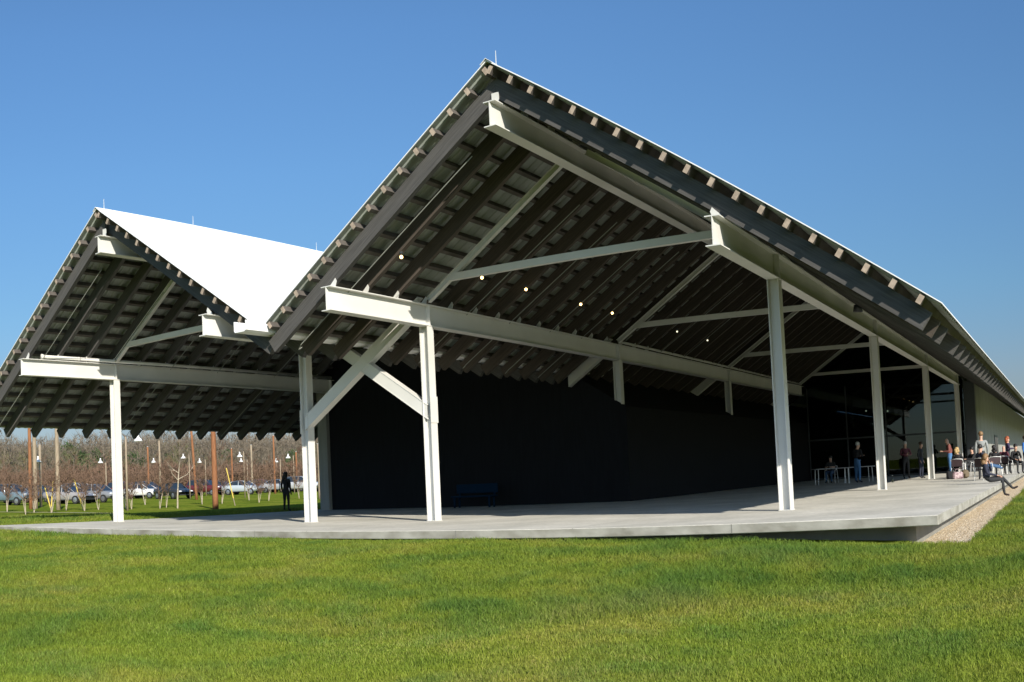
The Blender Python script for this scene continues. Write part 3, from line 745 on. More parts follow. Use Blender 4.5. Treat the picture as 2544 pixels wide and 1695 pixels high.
cars = [(28, 92, 'suv', P('slate', (.14, .20, .24)), 'slate blue estate car at the left edge of the picture', 0),
        (20, 104, 'suv', P('deep_blue', (.03, .07, .10)), 'dark blue roof of a car behind the slate blue estate', 0),
        (104, 106, 'hatch', P('navy', (.03, .07, .13)), 'small navy car between the pole cluster and tan pole', 0),
        (168, 92, 'sedan', P('taupe_silver', (.30, .29, .29)), 'silver saloon car behind the tan timber pole', .05),
        (196, 112, 'suv', P('dull_silver', (.33, .33, .33)), 'silver car whose roof shows above the saloon by the tan pole', 0),
        (240, 95, 'hatch', P('grey', (.20, .21, .22)), 'grey hatchback left of the far white column', .04),
        (309, 118, 'suv', P('maroon', (.12, .025, .022)), 'large maroon vehicle behind the white saloon', 0),
        (352, 112, 'sedan', P('white', (.78, .78, .76)), 'white saloon car right of the far white column', .05),
        (362, 126, 'suv', P('ink', (.015, .025, .05)), 'dark blue vehicle beyond the white saloon', 0),
        (426, 104, 'sedan', P('charcoal', (.035, .035, .035)), 'charcoal car showing its headlamps under the pale pole lamp', -.35),
        (508, 122, 'suv', P('wine', (.11, .022, .025)), 'wine red vehicle behind the thick orange pole', 0),
        (546, 130, 'hatch', P('plum', (.10, .03, .05)), 'plum car just right of the thick orange pole', 0),
        (600, 118, 'sedan', P('ice_silver', (.42, .47, .50)), 'pale blue-silver saloon behind the tall yellow stake', .05),
        (650, 132, 'hatch', P('brick', (.20, .05, .03)), 'brick red car far back between poles', 0),
        (690, 128, 'sedan', P('smoke', (.36, .37, .38)), 'smoky silver car hidden partly by the person in black', 0),
        (748, 122, 'suv', P('silver', (.45, .46, .47)), 'silver car beside the near white column', 0),
        (728, 132, 'sedan', P('chalk', (.7, .7, .68)), 'chalk white car right behind the person in black', 0)]
for u, r, st, mt_, lb, da in cars:
    make_car(st, mt_, lb, ground_at(u, r * .89), HEAD + da)

# ---------------------------------------------------------------- trees
def branch_mesh(g, h, trunk_r, n_l1, n_l2, twigs, spread, stems=1, low=.3, twig_w=.03, up=.9, tl=.5):
    """returns (trunk MB, twig vertex array). A trunk with limbs, side branches and many thin twigs"""
    mb = MB(); tw = []
    def dirn(az, el): return Vector((math.cos(az) * math.cos(el), math.sin(az) * math.cos(el), math.sin(el)))
    def twigs_on(p0, p1, n, ln):
        for _ in range(n):
            t = g.random(); p = p0.lerp(p1, t); d = (dirn(g.uniform(0, 6.28), g.uniform(-.1, 1.3)) + (p1 - p0).normalized() * .8).normalized()
            q = p + d * ln * g.uniform(.4, 1.2); s_ = d.orthogonal().normalized() * twig_w * .5
            s_ = Matrix.Rotation(g.uniform(0, 6.28), 3, d) @ s_
            tw.append((p - s_, p + s_, q))
    for st in range(stems):
        a0 = g.uniform(0, 6.28); ln = g.uniform(.03, .12) * (1 if stems == 1 else 2.2)
        pts = []; p = Vector((0, 0, 0)); hh = h * g.uniform(.85, 1.0)
        for k in range(7):
            pts.append(p.copy()); p = p + Vector((math.cos(a0) * ln + g.uniform(-.04, .04), math.sin(a0) * ln + g.uniform(-.04, .04), 1)) * hh / 6
        mb.tube(pts, [trunk_r * (1 - k / 6.6) for k in range(7)], 6)
        for i in range(n_l1):
            t = low + (1 - low) * (i + g.random()) / n_l1; k = min(5, int(t * 6)); f = t * 6 - k
            b = pts[k].lerp(pts[k + 1], f); L = h * spread * (1.15 - t) * g.uniform(.7, 1.2) + h * .06
            az = i * 2.4 + g.uniform(-.5, .5); el = g.uniform(.35, .9) * up
            q = b + dirn(az, el) * L * .55; e = q + dirn(az + g.uniform(-.4, .4), min(1.4, el + .35)) * L * .5
            r0 = trunk_r * (1 - t) * .5 + .012
            mb.tube([b, q, e], [r0, r0 * .6, r0 * .2], 4, False)
            twigs_on(q, e, twigs, L * tl * .5)
            for j in range(n_l2):
                s0 = b.lerp(q, g.uniform(.3, 1)) if g.random() < .5 else q.lerp(e, g.random())
                d = dirn(az + g.choice([-1, 1]) * g.uniform(.4, 1.1), g.uniform(.2, 1.1)); L2 = L * g.uniform(.3, .55); e2 = s0 + d * L2
                mb.tube([s0, e2], [r0 * .45, r0 * .1], 3, False); twigs_on(s0, e2, twigs, L2 * tl)
    v = np.array([[list(a), list(b), list(c)] for a, b, c in tw]).reshape(-1, 3)
    return mb, v
def tree_proto(name, label, cat, bark, twigm, grp, **kw):
    g = random.Random(kw.pop('seed')); upper = kw.pop('upper', None); h_max = kw['h']
    class GG:  # thin adaptor
        random = staticmethod(g.random); uniform = staticmethod(g.uniform); choice = staticmethod(g.choice)
    mb, tv = branch_mesh(GG, **kw)
    t = thing(name, label, cat, (0, 0, -50), 0, grp)
    tk = mb.build('trunk', bark, t)
    if upper:
        tk.data.materials.append(upper)
        for pg in tk.data.polygons:
            if pg.center.z > (.75 if h_max < 4 else 2.6): pg.material_index = 1
    me = raw_mesh('crown', tv, np.arange(len(tv)).reshape(-1, 3), twigm, 3)
    o = bpy.data.objects.new('crown', me); C.objects.link(o); o.parent = t
    return t
def leafy(name, label, cat, bark, leaf, grp, seed, h, w, n):
    g = np.random.default_rng(seed)
    t = thing(name, label, cat, (0, 0, -50), 0, grp)
    MB().tube([(0, 0, 0), (.05, 0, h * .5), (0, .05, h * .92)], [h * .022, h * .015, .02], 6).build('trunk', bark, t)
    k = 26; cz = g.uniform(.15, .95, k); ca = g.uniform(0, 6.28, k); cr = w * (1.05 - cz) ** .6 * g.uniform(.3, 1, k)
    cc = np.stack([np.cos(ca) * cr, np.sin(ca) * cr, cz * h], 1)
    i = g.integers(0, k, n); c = cc[i] + g.normal(0, 1, (n, 3)) * [w * .22, w * .22, h * .055]
    d1 = g.normal(0, 1, (n, 3)); d1 /= np.linalg.norm(d1, axis=1)[:, None]; d2 = np.cross(d1, g.normal(0, 1, (n, 3))); d2 /= np.linalg.norm(d2, axis=1)[:, None]
    s_ = .16 * g.uniform(.6, 1.3, (n, 1))
    v = np.stack([c - d1 * s_, c + d1 * s_, c + d2 * s_ * 1.2], 1).reshape(-1, 3); v[:, 2] = np.maximum(v[:, 2], .1)
    me = raw_mesh('crown', v, np.arange(len(v)).reshape(-1, 3), leaf, 3); o = bpy.data.objects.new('crown', me); C.objects.link(o); o.parent = t
    return t
def place(proto, u, r, s=1., label=None, used=set(), hs=None):
    x, y, z = ground_at(u, r)
    t = proto if proto.name not in used else dup(proto)
    used.add(proto.name); t.location = (x, y, z - .08); t.rotation_euler = (0, 0, random.uniform(0, 6.28)); t.scale = (s, s, s * (hs or 1))
    if label: t['label'] = label
    return t
GW = 'trees of the woodland edge behind the car park'
wood = [tree_proto('bare_tree', 'bare grey-brown tree in the woodland edge beyond the parked cars', 'tree', BARK, BARK, GW, seed=s_, h=h_, trunk_r=.13, n_l1=15, n_l2=5, twigs=10, spread=.34, low=.2, twig_w=.05, tl=.8) for s_, h_ in ((1, 9.4), (2, 8.6), (3, 9.8))]
redw = [tree_proto('bare_tree', 'reddish budding tree in the woodland edge beyond the parked cars', 'tree', BARK, BARKR, GW, seed=s_, h=h_, trunk_r=.11, n_l1=14, n_l2=5, twigs=10, spread=.36, low=.12, twig_w=.05, tl=.8) for s_, h_ in ((5, 7.2), (6, 6.2))]
oliv = [tree_proto('bare_tree', 'olive-tinged tree in the woodland edge beyond the parked cars', 'tree', BARK, OLIVE, GW, seed=8, h=7.6, trunk_r=.11, n_l1=14, n_l2=5, twigs=12, spread=.36, low=.1, twig_w=.055, tl=.8)]
ever = leafy('evergreen_tree', 'dark evergreen tree in the woodland edge beyond the parked cars', 'tree', BARK, EVER, GW, 21, 7.6, 2.3, 1500)
rr = random.Random(5)
for row, (r, n) in enumerate(((150, 22), (158, 20), (167, 20), (177, 18))):
    for i in range(n):
        u = -50 + (i + rr.uniform(-.35, .35)) * 880 / n + row * 9
        q = rr.random()
        if row == 0 and q < .55: p = rr.choice(redw); sc = rr.uniform(.55, .95)
        elif q < .68: p = rr.choice(wood); sc = rr.uniform(.85, 1.18)
        elif q < .80: p = oliv[0]; sc = rr.uniform(.8, 1.1)
        else: p = rr.choice(redw + wood); sc = rr.uniform(.8, 1.12)
        place(p, u, r + rr.uniform(-3, 3), sc)
for u, r, sc in ((170, 162, 1.12), (190, 165, 1.0), (205, 160, .9), (235, 170, 1.0), (330, 156, .85), (345, 160, .8), (420, 166, .9), (722, 150, .75), (258, 163, .85), (560, 170, .9)):
    place(ever, u, r, sc)
# the undergrowth in front of the wood and the deep wood behind: uncountable masses
def mass(name, label, cat, mt, seed, n, r0, r1, h, s, u0=-80, u1=850, hvar=.5):
    g = np.random.default_rng(seed); u = g.uniform(u0, u1, n); r = g.uniform(r0, r1, n)
    th = (u - 1272) / FPX; d = np.sin(th)[:, None] * R3[None, :2] + np.cos(th)[:, None] * F2[None, :2]; d /= np.linalg.norm(d, axis=1)[:, None]
    x = CX + d[:, 0] * r; y = CY + d[:, 1] * r; z0 = gz(x, y)
    hh = h * (1 - hvar + hvar * 2 * vnoise(x, y, 3.2)); z = z0 + hh * g.random(n) ** .8
    c = np.stack([x, y, z], 1); d1 = g.normal(0, 1, (n, 3)); d1[:, 2] = np.abs(d1[:, 2]) * 1.5; d1 /= np.linalg.norm(d1, axis=1)[:, None]
    d2 = np.cross(d1, g.normal(0, 1, (n, 3))); d2 /= np.linalg.norm(d2, axis=1)[:, None]; L = s * g.uniform(.5, 1.4, (n, 1))
    v = np.stack([c - d2 * .05, c + d2 * .05, c + d1 * L], 1).reshape(-1, 3)
    o = bpy.data.objects.new(name, raw_mesh(name, v, np.arange(len(v)).reshape(-1, 3), mt, 3)); C.objects.link(o); kind(o, 'stuff', label); o['category'] = cat
mass('undergrowth', 'red-brown scrubby undergrowth along the foot of the wood', 'undergrowth', BARKR, 31, 26000, 141, 150, 3.0, 1.1)
mass('deep_woodland', 'grey depth of the bare wood behind the first trees', 'woodland', BARK, 32, 60000, 182, 215, 9.6, 2.0, hvar=.18)
mass('deep_woodland', 'olive and brown depth of the bare wood lower down', 'woodland', OLIVE, 33, 26000, 170, 195, 6.0, 1.6)
# young multi-stemmed birches planted on the lawn
GB = 'young birches planted on the lawn'
bir = [tree_proto('young_birch', '-', 'young tree', BIRCH, BARKR, GB, seed=s_, h=h_, trunk_r=.018, n_l1=12, n_l2=4, twigs=7, spread=.24, stems=st, low=.28, twig_w=.012, up=1.25, tl=.9, upper=BARKR) for s_, h_, st in ((41, 2.9, 3), (42, 2.6, 4), (43, 3.2, 3))]
tall = tree_proto('young_birch', 'taller pale-barked young birch left of the leaning orange pole', 'young tree', BIRCH, BARKR, GB, seed=51, h=5.6, trunk_r=.05, n_l1=14, n_l2=4, twigs=7, spread=.2, low=.3, twig_w=.014, up=1.2, upper=BARK)
place(tall, 436, 58, 1.0)
bl = [(60, 53, 'young birch clump nearest the left edge, below the slate blue estate'), (80, 57, 'young birch clump at the foot of the pole cluster'), (124, 56, 'young birch clump between the crossed yellow stakes'), (160, 60, 'young birch clump right beside the tan pole foot'),
      (206, 58, 'young birch clump at the foot of the single yellow stake by the hatchback'), (240, 60, 'young birch clump below the grey hatchback'), (308, 61, 'young birch clump just right of the far white column'), (322, 59, 'second young birch clump right of the far white column'),
      (392, 59, 'young birch clump below the white saloon bumper'), (408, 60, 'young birch clump in front of the charcoal car'), (497, 66, 'young birch clump at the foot of the leaning orange pole'), (546, 66, 'young birch clump right beside the thick orange pole'),
      (614, 74, 'young birch clump below the blue-silver saloon'), (638, 66, 'young birch clump between blue-silver and brick red cars'), (662, 70, 'young birch clump left of the person in black'), (738, 74, 'young birch clump by the near double column'), (14, 60, 'young birch clump cut by the left edge of the picture'), (356, 70, 'small young birch clump in front of the white saloon')]
for i, (u, r, lb) in enumerate(bl): place(bir[i % 3], u, r, rr.uniform(.85, 1.15), lb)

# ---------------------------------------------------------------- people
SKIN = mat('skin', (.52, .31, .22), .55, .06, 6)
def cloth(name, c): return mat('cloth_' + name, c, .85, .15, 7, bump=.1)
def P_stand(arms='down', lean=0.):
    J = dict(pel=(0, 0, .95), spi=(.0, 0, 1.10), che=(lean * .4, 0, 1.30), nek=(lean * .8, 0, 1.47), hd0=(lean + .02, 0, 1.56), hd1=(lean + .03, 0, 1.66),
             hl=(0, .09, .90), hr=(0, -.09, .90), kl=(.03, .11, .49), kr=(.0, -.11, .49), al=(-.01, .12, .09), ar=(-.03, -.12, .09), tl=(.15, .14, .035), tr=(.13, -.14, .035),
             sl=(lean * .6, .175, 1.43), sr=(lean * .6, -.175, 1.43))
    if arms == 'down': J.update(el=(-.03, .225, 1.13), er=(-.03, -.225, 1.13), wl=(.06, .21, .88), wr=(.06, -.21, .88))
    elif arms == 'fold': J.update(el=(.05, .27, 1.14), er=(.05, -.27, 1.14), wl=(.24, .02, 1.14), wr=(.24, -.03, 1.20))
    elif arms == 'hip': J.update(el=(-.05, .40, 1.16), er=(-.02, -.26, 1.13), wl=(.05, .20, .98), wr=(.06, -.26, .88))
    else: J.update(el=(.06, .25, 1.16), er=(.06, -.25, 1.16), wl=(.30, .14, 1.16), wr=(.28, -.12, 1.18))
    return J
def P_sit(lean=-.06, seat=.46, legs='bent', arms='lap'):
    z = seat + .09
    J = dict(pel=(0, 0, z), spi=(lean * .3, 0, z + .15), che=(lean * .7, 0, z + .35), nek=(lean, 0, z + .52), hd0=(lean + .03, 0, z + .61), hd1=(lean + .05, 0, z + .71),
             hl=(.03, .10, z - .01), hr=(.03, -.10, z - .01), sl=(lean, .175, z + .475), sr=(lean, -.175, z + .475))
    if legs == 'bent': J.update(kl=(.44, .13, z), kr=(.44, -.13, z), al=(.42, .13, .09), ar=(.42, -.13, .09), tl=(.58, .15, .035), tr=(.58, -.15, .035))
    elif legs == 'out': J.update(kl=(.45, .08, z + .02), kr=(.45, -.08, z - .02), al=(.90, .05, z - .06), ar=(.90, -.06, z - .14), tl=(.98, .07, z + .08), tr=(.98, -.08, z - .0))
    else:   # edge: legs hang over the slab side, crossed
        J.update(kl=(.45, .02, z + .07), kr=(.46, -.08, z - .01), al=(.80, .02, z - .33), ar=(.52, -.12, z - .49), tl=(.97, .03, z - .27), tr=(.68, -.13, z - .53))
    if arms == 'lap': J.update(el=(lean + .05, .25, z + .20), er=(lean + .05, -.25, z + .20), wl=(.24, .14, z + .14), wr=(.24, -.14, z + .14))
    elif arms == 'chin': J.update(el=(.16, .20, z + .24), er=(lean + .05, -.26, z + .20), wl=(.10, .08, z + .50), wr=(.30, -.10, z + .12))
    else: J.update(el=(.14, .24, z + .24), er=(.14, -.24, z + .24), wl=(.36, .10, z + .26), wr=(.36, -.10, z + .26))
    return J
def person(label, x, y, z, rz, J, top, bottom, hair, shoes=None, hs='short', scale=1., skin=None, grp='visitors on the terrace', sleeves=True):
    skin = skin or SKIN; shoes = shoes or cloth('shoe_black', (.02, .02, .022))
    t = thing('person', label, 'person', (x, y, z), rz, grp); t.scale = (scale,) * 3
    J = {k: Vector(v) for k, v in J.items()}
    vs = []; rad = []; ed = []; reg = []
    def v(p, r, g): vs.append(tuple(p)); rad.append(r if isinstance(r, tuple) else (r, r)); reg.append(g); return len(vs) - 1
    def e(a, b): ed.append((a, b))
    seg = []   # (p, q, region) for material lookup
    pel = v(J['pel'], (.145, .14), 1); spi = v(J['spi'], (.135, .13), 0); che = v(J['che'], (.16, .15), 0); nb = v(J['nek'].lerp(J['che'], .3), (.095, .085), 0)
    nk = v(J['nek'] + (J['hd0'] - J['nek']) * .25, .055, 2); h0 = v(J['hd0'], (.078, .085), 2); h1 = v(J['hd1'], (.085, .095), 2); h2 = v(J['hd1'] + (J['hd1'] - J['hd0']).normalized() * .06, (.05, .055), 2)
    for a, b in ((pel, spi), (spi, che), (che, nb), (nb, nk), (nk, h0), (h0, h1), (h1, h2)): e(a, b)
    nose = v(J['hd0'] + Vector((.10, 0, .02)), .016, 2); e(h0, nose)
    seg += [(J['pel'], J['pel'] + Vector((0, 0, .03)), 1), (J['spi'], J['che'], 0), (J['che'], J['nek'] - Vector((0, 0, .05)), 0), (J['nek'], J['hd1'] + Vector((0, 0, .1)), 2)]
    for s_ in 'lr':
        sg = 1 if s_ == 'l' else -1
        S_, E_, W_ = J['s' + s_], J['e' + s_], J['w' + s_]
        a = v(S_, .068, 0); b = v(E_, .050, 0); c = v(W_, .030, 2); cl = v(J['che'].lerp(S_, .62) + Vector((0, 0, .02)), (.115, .105), 0); wa = v(J['spi'] + (S_ - J['che']) * .28, (.115, .11), 0); e(spi, wa); e(wa, che); e(che, cl); e(cl, a); e(a, b); e(b, c)
        d = (W_ - E_).normalized(); side = Vector((0, 0, 1)).cross(d); side = side.normalized() if side.length > .1 else Vector((1, 0, 0))
        pm = W_ + d * .055; pi = v(pm, (.034, .022), 2); e(c, pi)
        for k, (o, L) in enumerate(((-1.5, .062), (-.5, .075), (.5, .07), (1.5, .055))):
            q0 = pm + d * .03 + side * o * .018; q1 = q0 + d * L * .5; q2 = q1 + (d + Vector((0, 0, -.5))).normalized() * L * .5
            i0 = v(q0, .010, 2); i1 = v(q1, .009, 2); i2 = v(q2, .007, 2); e(pi, i0); e(i0, i1); e(i1, i2)
        th = W_ + d * .03 - side * .03 * sg; i0 = v(th, .012, 2); i1 = v(th + (d - side * sg * .8).normalized() * .045, .010, 2); e(c, i0); e(i0, i1)
        seg += [(S_, E_, 0), (E_, W_, 0 if sleeves else 2), (W_ + d * .015, pm + d * .1, 2)]
        Hh, K, A, T = J['h' + s_], J['k' + s_], J['a' + s_], J['t' + s_]
        a = v(Hh.lerp(K, .12), .098, 1); b = v(K, .062, 1); c = v(A.lerp(K, .15), .045, 1); f = v(A, .042, 3); g = v(T, (.040, .03), 3)
        mid = v(K.lerp(A, .3), .060, 1); e(pel, a); e(a, b); e(b, mid); e(mid, c); e(c, f); e(f, g)
        seg += [(Hh, K, 1), (K, A.lerp(K, .08), 1), (A, T, 3)]
    me = bpy.data.meshes.new('body'); me.from_pydata(vs, ed, [])
    ob = bpy.data.objects.new('tmp', me); C.objects.link(ob)
    md = ob.modifiers.new('s', 'SKIN'); md.use_smooth_shade = True; md.branch_smoothing = .3
    for i, q in enumerate(me.skin_vertices[0].data): q.radius = rad[i]; q.use_root = (i == 0)
    sd = ob.modifiers.new('u', 'SUBSURF'); sd.levels = 1; sd.render_levels = 1
    dg = bpy.context.evaluated_depsgraph_get(); dg.update()
    bm = bpy.data.meshes.new_from_object(ob.evaluated_get(dg)); bpy.data.objects.remove(ob)
    bm.name = 'body'; bm.materials.clear()
    for m_ in (top, bottom, skin, shoes): bm.materials.append(m_)
    A_ = np.array([list(p) for p, q, g in seg]); B_ = np.array([list(q) for p, q, g in seg]); G_ = [g for *_, g in seg]; D_ = B_ - A_; DD = (D_ ** 2).sum(1) + 1e-9
    for pg in bm.polygons:
        c = np.array(pg.center); tt = np.clip(((c - A_) * D_).sum(1) / DD, 0, 1); dd = ((A_ + D_ * tt[:, None] - c) ** 2).sum(1)
        pg.material_index = G_[int(dd.argmin())]; pg.use_smooth = True
    o = bpy.data.objects.new('body', bm); C.objects.link(o); o.parent = t
    if hair:
        c = J['hd1'] + Vector((-.025, 0, .035)); hm = MB(); hm.ball(tuple(c), .105, 12, 8, (1.0, .92, .92))
        if hs in ('long', 'curly'):
            n = 10 if hs == 'curly' else 6; g_ = random.Random(len(label))
            for i in range(n):
                hm.ball((c.x - .04 + g_.uniform(-.05, .04), c.y + g_.uniform(-.09, .09), c.z - .02 - i * (.022 if hs == 'curly' else .035)), .07 + .02 * g_.random(), 8, 6)
        hm.build('hair', hair, t, True)
    for sy in (-1, 1): pass
    return t
def on_slab(u, r):
    x, y, _ = ground_at(u, r); return x, y
toC = lambda x, y: math.atan2(CY - y, CX - x)      # heading that faces the photographer
RGT = math.atan2(R3[1], R3[0])
HB = mat('hair_brown', (.045, .025, .014), .6, .2, 20); HK = mat('hair_black', (.012, .01, .01), .55, .2, 20); HBL = mat('hair_blonde', (.42, .29, .13), .6, .2, 20)
HR = mat('hair_auburn', (.30, .08, .03), .6, .2, 20); HG = mat('hair_grey', (.42, .40, .37), .6, .2, 20); HC = mat('hair_light_brown', (.22, .13, .06), .6, .3, 20)
BLACK = cloth('black', (.012, .012, .014)); NAVY = cloth('navy', (.02, .024, .045)); JEAN = cloth('denim', (.045, .10, .20)); JEAN2 = cloth('bright_denim', (.06, .16, .33))
GREYS = cloth('grey_shirt', (.27, .285, .285)); MAR = cloth('maroon', (.10, .022, .035)); PURP = cloth('purple', (.045, .03, .075)); CHAR = cloth('charcoal', (.028, .03, .033)); BLUE = cloth('bright_blue', (.03, .14, .42)); RUST = cloth('rust', (.18, .06, .05))
def face_away(x, y, d=0): return toC(x, y) + math.pi + d
x, y = on_slab(706, 45.5)
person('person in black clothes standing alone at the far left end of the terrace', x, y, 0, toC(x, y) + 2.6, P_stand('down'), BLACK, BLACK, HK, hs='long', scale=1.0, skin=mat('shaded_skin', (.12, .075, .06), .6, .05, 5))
x, y = on_slab(2126, 47); person('person in dark top and blue jeans standing at the table in the porch shade', x, y, 0, toC(x, y) + 2.4, P_stand('fwd', .08), BLACK, JEAN2, HG, scale=1.08)
x, y = on_slab(2060, 50); person('person seated behind the table in the porch shade, forearms on the table', x, y, 0, toC(x, y) - .3, P_sit(arms='fwd'), CHAR, JEAN, HK, sleeves=False)
x, y = on_slab(2247, 50); person('person in maroon top standing in shade by the glass wall', x, y, 0, toC(x, y) + .4, P_stand('fold'), MAR, CHAR, HG, scale=1.05)
x, y = on_slab(2284, 49); person('person in dark clothes standing in shade left of the third column', x, y, 0, toC(x, y) + 1.2, P_stand('down', .04), CHAR, NAVY, HB)
x, y = on_slab(2357, 47); person('bald person in rust jacket and blue jeans standing behind the blonde seated person', x, y, 0, toC(x, y) - 1.4, P_stand('fwd', .06), RUST, JEAN2, None, scale=1.06)
xs7, ys7 = on_slab(2376, 44.5); person('blonde person in black seated in a chair with back to us', xs7, ys7, 0, face_away(xs7, ys7, -.2), P_sit(), BLACK, CHAR, HBL, hs='long')
xs8, ys8 = on_slab(2411, 47.5); person('person in black seated at the small dark table', xs8, ys8, 0, toC(xs8, ys8) - 1.0, P_sit(arms='fwd'), BLACK, CHAR, HK)
x, y = on_slab(2437, 40); person('person in grey shirt standing with back to us', x, y, 0, face_away(x, y, .05), P_stand('down'), GREYS, CHAR, HC, scale=1.07)
xs10, ys10 = on_slab(2440, 38.5); person('dark-haired person leaning back in a chair, legs in jeans stretched out', xs10, ys10, 0, RGT + .25, P_sit(lean=-.16, legs='out'), NAVY, JEAN, HK)
x, y = 16.45, -8.25; person('person in black sitting on the terrace edge with crossed legs over the gravel', x, y, .0, -math.pi / 2 + .1, P_sit(lean=-.05, seat=.03, legs='edge', arms='chin'), NAVY, CHAR, HC, shoes=cloth('boot', (.03, .02, .018)), hs='curly', scale=1.07)
xs12, ys12 = on_slab(2467, 45); person('person with long black hair seated in a chair with back to us', xs12, ys12, 0, face_away(xs12, ys12, .15), P_sit(), BLACK, CHAR, HK, hs='long')
xs13, ys13 = on_slab(2492, 46.5); person('bald person in maroon seated in a chair, right of the long black hair', xs13, ys13, 0, face_away(xs13, ys13, -.3), P_sit(), MAR, CHAR, None)
x, y = on_slab(2502, 51); person('red-haired person in purple standing behind the seated people', x, y, 0, toC(x, y) + 1.7, P_stand('fwd'), PURP, CHAR, HR, hs='long', scale=1.03)
xs15, ys15 = on_slab(2519, 46); person('person in dark jacket seated facing us near the right edge', xs15, ys15, 0, toC(xs15, ys15) + .5, P_sit(lean=.06), BLACK, CHAR, HK)
x, y = on_slab(2545, 49); person('person in bright blue standing, cut by the right edge of the picture', x, y, 0, toC(x, y) + 1.2, P_stand('down'), BLUE, NAVY, HB)

# ---------------------------------------------------------------- furniture
TUB = mat('white_tube', (.78, .78, .76), .3, .03, 5); SEATM = mat('dark_brown_seat', (.045, .025, .028), .6, .15, 8)
TOPM = mat('dark_table_top', (.05, .05, .052), .4, .1, 5); LTOP = mat('pale_table_edge', (.42, .42, .42), .5, .1, 4)
def chair(label, x, y, rz, seat=SEATM):
    t = thing('terrace_chair', label, 'chair', (x, y, 0), rz, 'white-framed terrace chairs')
    for sg in (-1, 1):
        y_ = .26 * sg
        MB().tube([(.27, y_, .0), (.24, y_, .44), (.20, y_, .64), (-.10, y_, .67), (-.24, y_, .84)], .014, 7).build('side_frame', TUB, t, True)
        MB().tube([(-.30, y_, .0), (-.22, y_, .40), (-.16, y_, .66)], .014, 7).build('rear_leg', TUB, t, True)
    MB().tube([(-.24, -.26, .84), (-.25, 0, .86), (-.24, .26, .84)], .014, 7).build('top_rail', TUB, t, True)
    MB().bev((-.22, -.24, .41), (.24, .24, .45), .015).build('seat', seat, t)
    b = MB().bev((-.265, -.24, .52), (-.235, .24, .82), .01).build('backrest', seat, t)
    return t
chair('white-framed chair under the blonde seated person', xs7, ys7, face_away(xs7, ys7, -.2))
chair('white-framed chair at the small dark table', xs8, ys8, toC(xs8, ys8) - 1.0)
chair('white-framed chair under the person leaning back in jeans', xs10, ys10, RGT + .25)
chair('white-framed chair under the person with long black hair', xs12, ys12, face_away(xs12, ys12, .15))
chair('white-framed chair under the bald person in maroon', xs13, ys13, face_away(xs13, ys13, -.3))
chair('white-framed chair under the person in dark jacket near the right edge', xs15, ys15, toC(xs15, ys15) + .5)
x, y = on_slab(2060, 50); chair('chair behind the long table in the porch shade', x, y, toC(x, y) - .3)
def table(label, x, y, rz, L, Wd, top=TOPM, leg=TUB, grp='terrace tables'):
    t = thing('terrace_table', label, 'table', (x, y, 0), rz, grp)
    MB().bev((-L / 2, -Wd / 2, .72), (L / 2, Wd / 2, .755), .008).build('tabletop', top, t)
    for sx in (-1, 1):
        for sg in (-1, 1): MB().tube([(sx * (L / 2 - .12), sg * (Wd / 2 - .1), 0), (sx * (L / 2 - .14), sg * (Wd / 2 - .12), .72)], .018, 7).build('leg', leg, t)
    return t
x, y = on_slab(2062, 48.6); table('long pale-edged table in shade, in front of the seated person', x, y, RGT, 1.8, .75, LTOP)
x, y = on_slab(2128, 49); table('second pale-edged table, behind the person in blue jeans', x, y, RGT, 1.5, .75, LTOP)
x, y = on_slab(2396, 45.6); table('small dark table beside the blonde seated person', x, y, RGT + .3, .8, .7)
x, y = on_slab(2478, 47.5); table('small dark table between the two seated groups on the right', x, y, RGT, .8, .7)
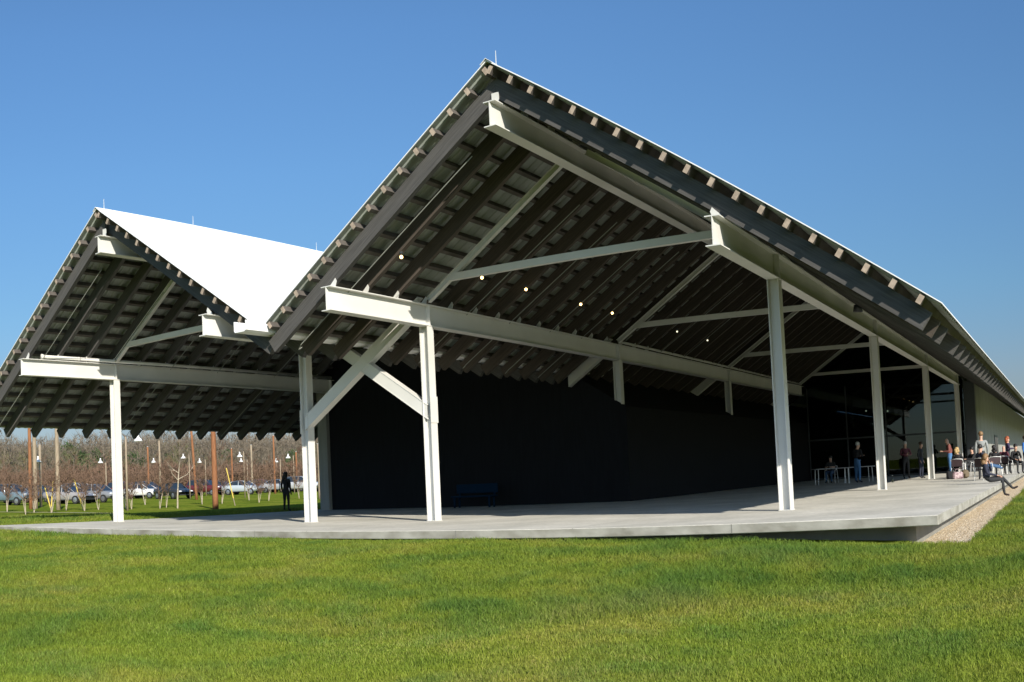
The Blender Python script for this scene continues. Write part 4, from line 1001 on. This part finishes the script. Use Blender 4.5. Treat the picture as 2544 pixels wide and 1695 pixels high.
# bags and small things
PINK = mat('patterned_bag_cloth', (.62, .50, .50), .8, .02, 9, col2=(.10, .04, .06)); BAGB = mat('olive_bag_cloth', (.13, .10, .06), .8, .2, 8)
x, y = on_slab(2374, 43.6); t = thing('tote_bag', 'pink and dark patterned bag on the floor under the blonde person chair', 'bag', (x, y, 0), RGT)
MB().bev((-.24, -.10, 0), (.24, .10, .30), .05).build('bag_body', PINK, t); MB().tube([(-.14, 0, .29), (-.08, 0, .42), (.08, 0, .42), (.14, 0, .29)], .010, 6).build('handle', PINK, t)
x, y = on_slab(2393, 43.8); t = thing('backpack', 'olive brown backpack on the floor beside the patterned bag', 'backpack', (x, y, 0), RGT)
MB().ball((0, 0, .19), .2, 12, 8, (.95, .7, 1.0)).build('bag_body', BAGB, t, True); MB().bev((-.10, -.19, .06), (.10, -.12, .22), .02).build('front_pocket', BAGB, t)
x, y = on_slab(2355, 44.2); t = thing('shoulder_bag', 'black bag standing left of the blonde person chair', 'bag', (x, y, 0), RGT)
MB().bev((-.16, -.10, 0), (.16, .10, .34), .04).build('bag_body', BLACK, t); MB().tube([(-.12, 0, .33), (0, 0, .5), (.12, 0, .33)], .01, 6).build('strap', BLACK, t)
# dark blue bench against the dark wall
BB = mat('dark_blue_bench_paint', (.003, .018, .040), .8, .1, 4, spec=.1)
t = thing('blue_bench', 'dark blue bench standing in shade before the black wall', 'bench', (14.6, 10.6, 0), math.pi)
MB().bev((-.22, -.95, .40), (.22, .95, .46), .01).build('seat', BB, t); MB().bev((-.26, -.95, .55), (-.21, .95, .90), .01).build('backrest', BB, t)
for yy in (-.8, .8):
    MB().box((-.20, yy - .03, 0), (-.14, yy + .03, .40)).build('leg', BB, t); MB().box((.14, yy - .03, 0), (.20, yy + .03, .40)).build('leg', BB, t)
    MB().box((-.25, yy - .03, .461), (-.20, yy + .03, .60)).build('back_support', BB, t)
t = thing('glass_bottle', 'small dark bottle left on the terrace between two columns', 'bottle', (25.7, -3.36, 0))
MB().lathe([(.001, 0), (.045, 0), (.045, .16), (.018, .22), (.016, .29), (.001, .29)], n=12).build('bottle_body', mat('dark_bottle', (.02, .03, .02), .15, .1, 3), t, True)
MB().lathe([(.019, .0), (.019, .02), (.001, .022)], (0, 0, .29), 10).build('cap', GALV, t)
for o in list(scene.objects):
    if o.type == 'EMPTY' and o.get('label') == '-': o['label'] = 'young birch clump on the lawn'
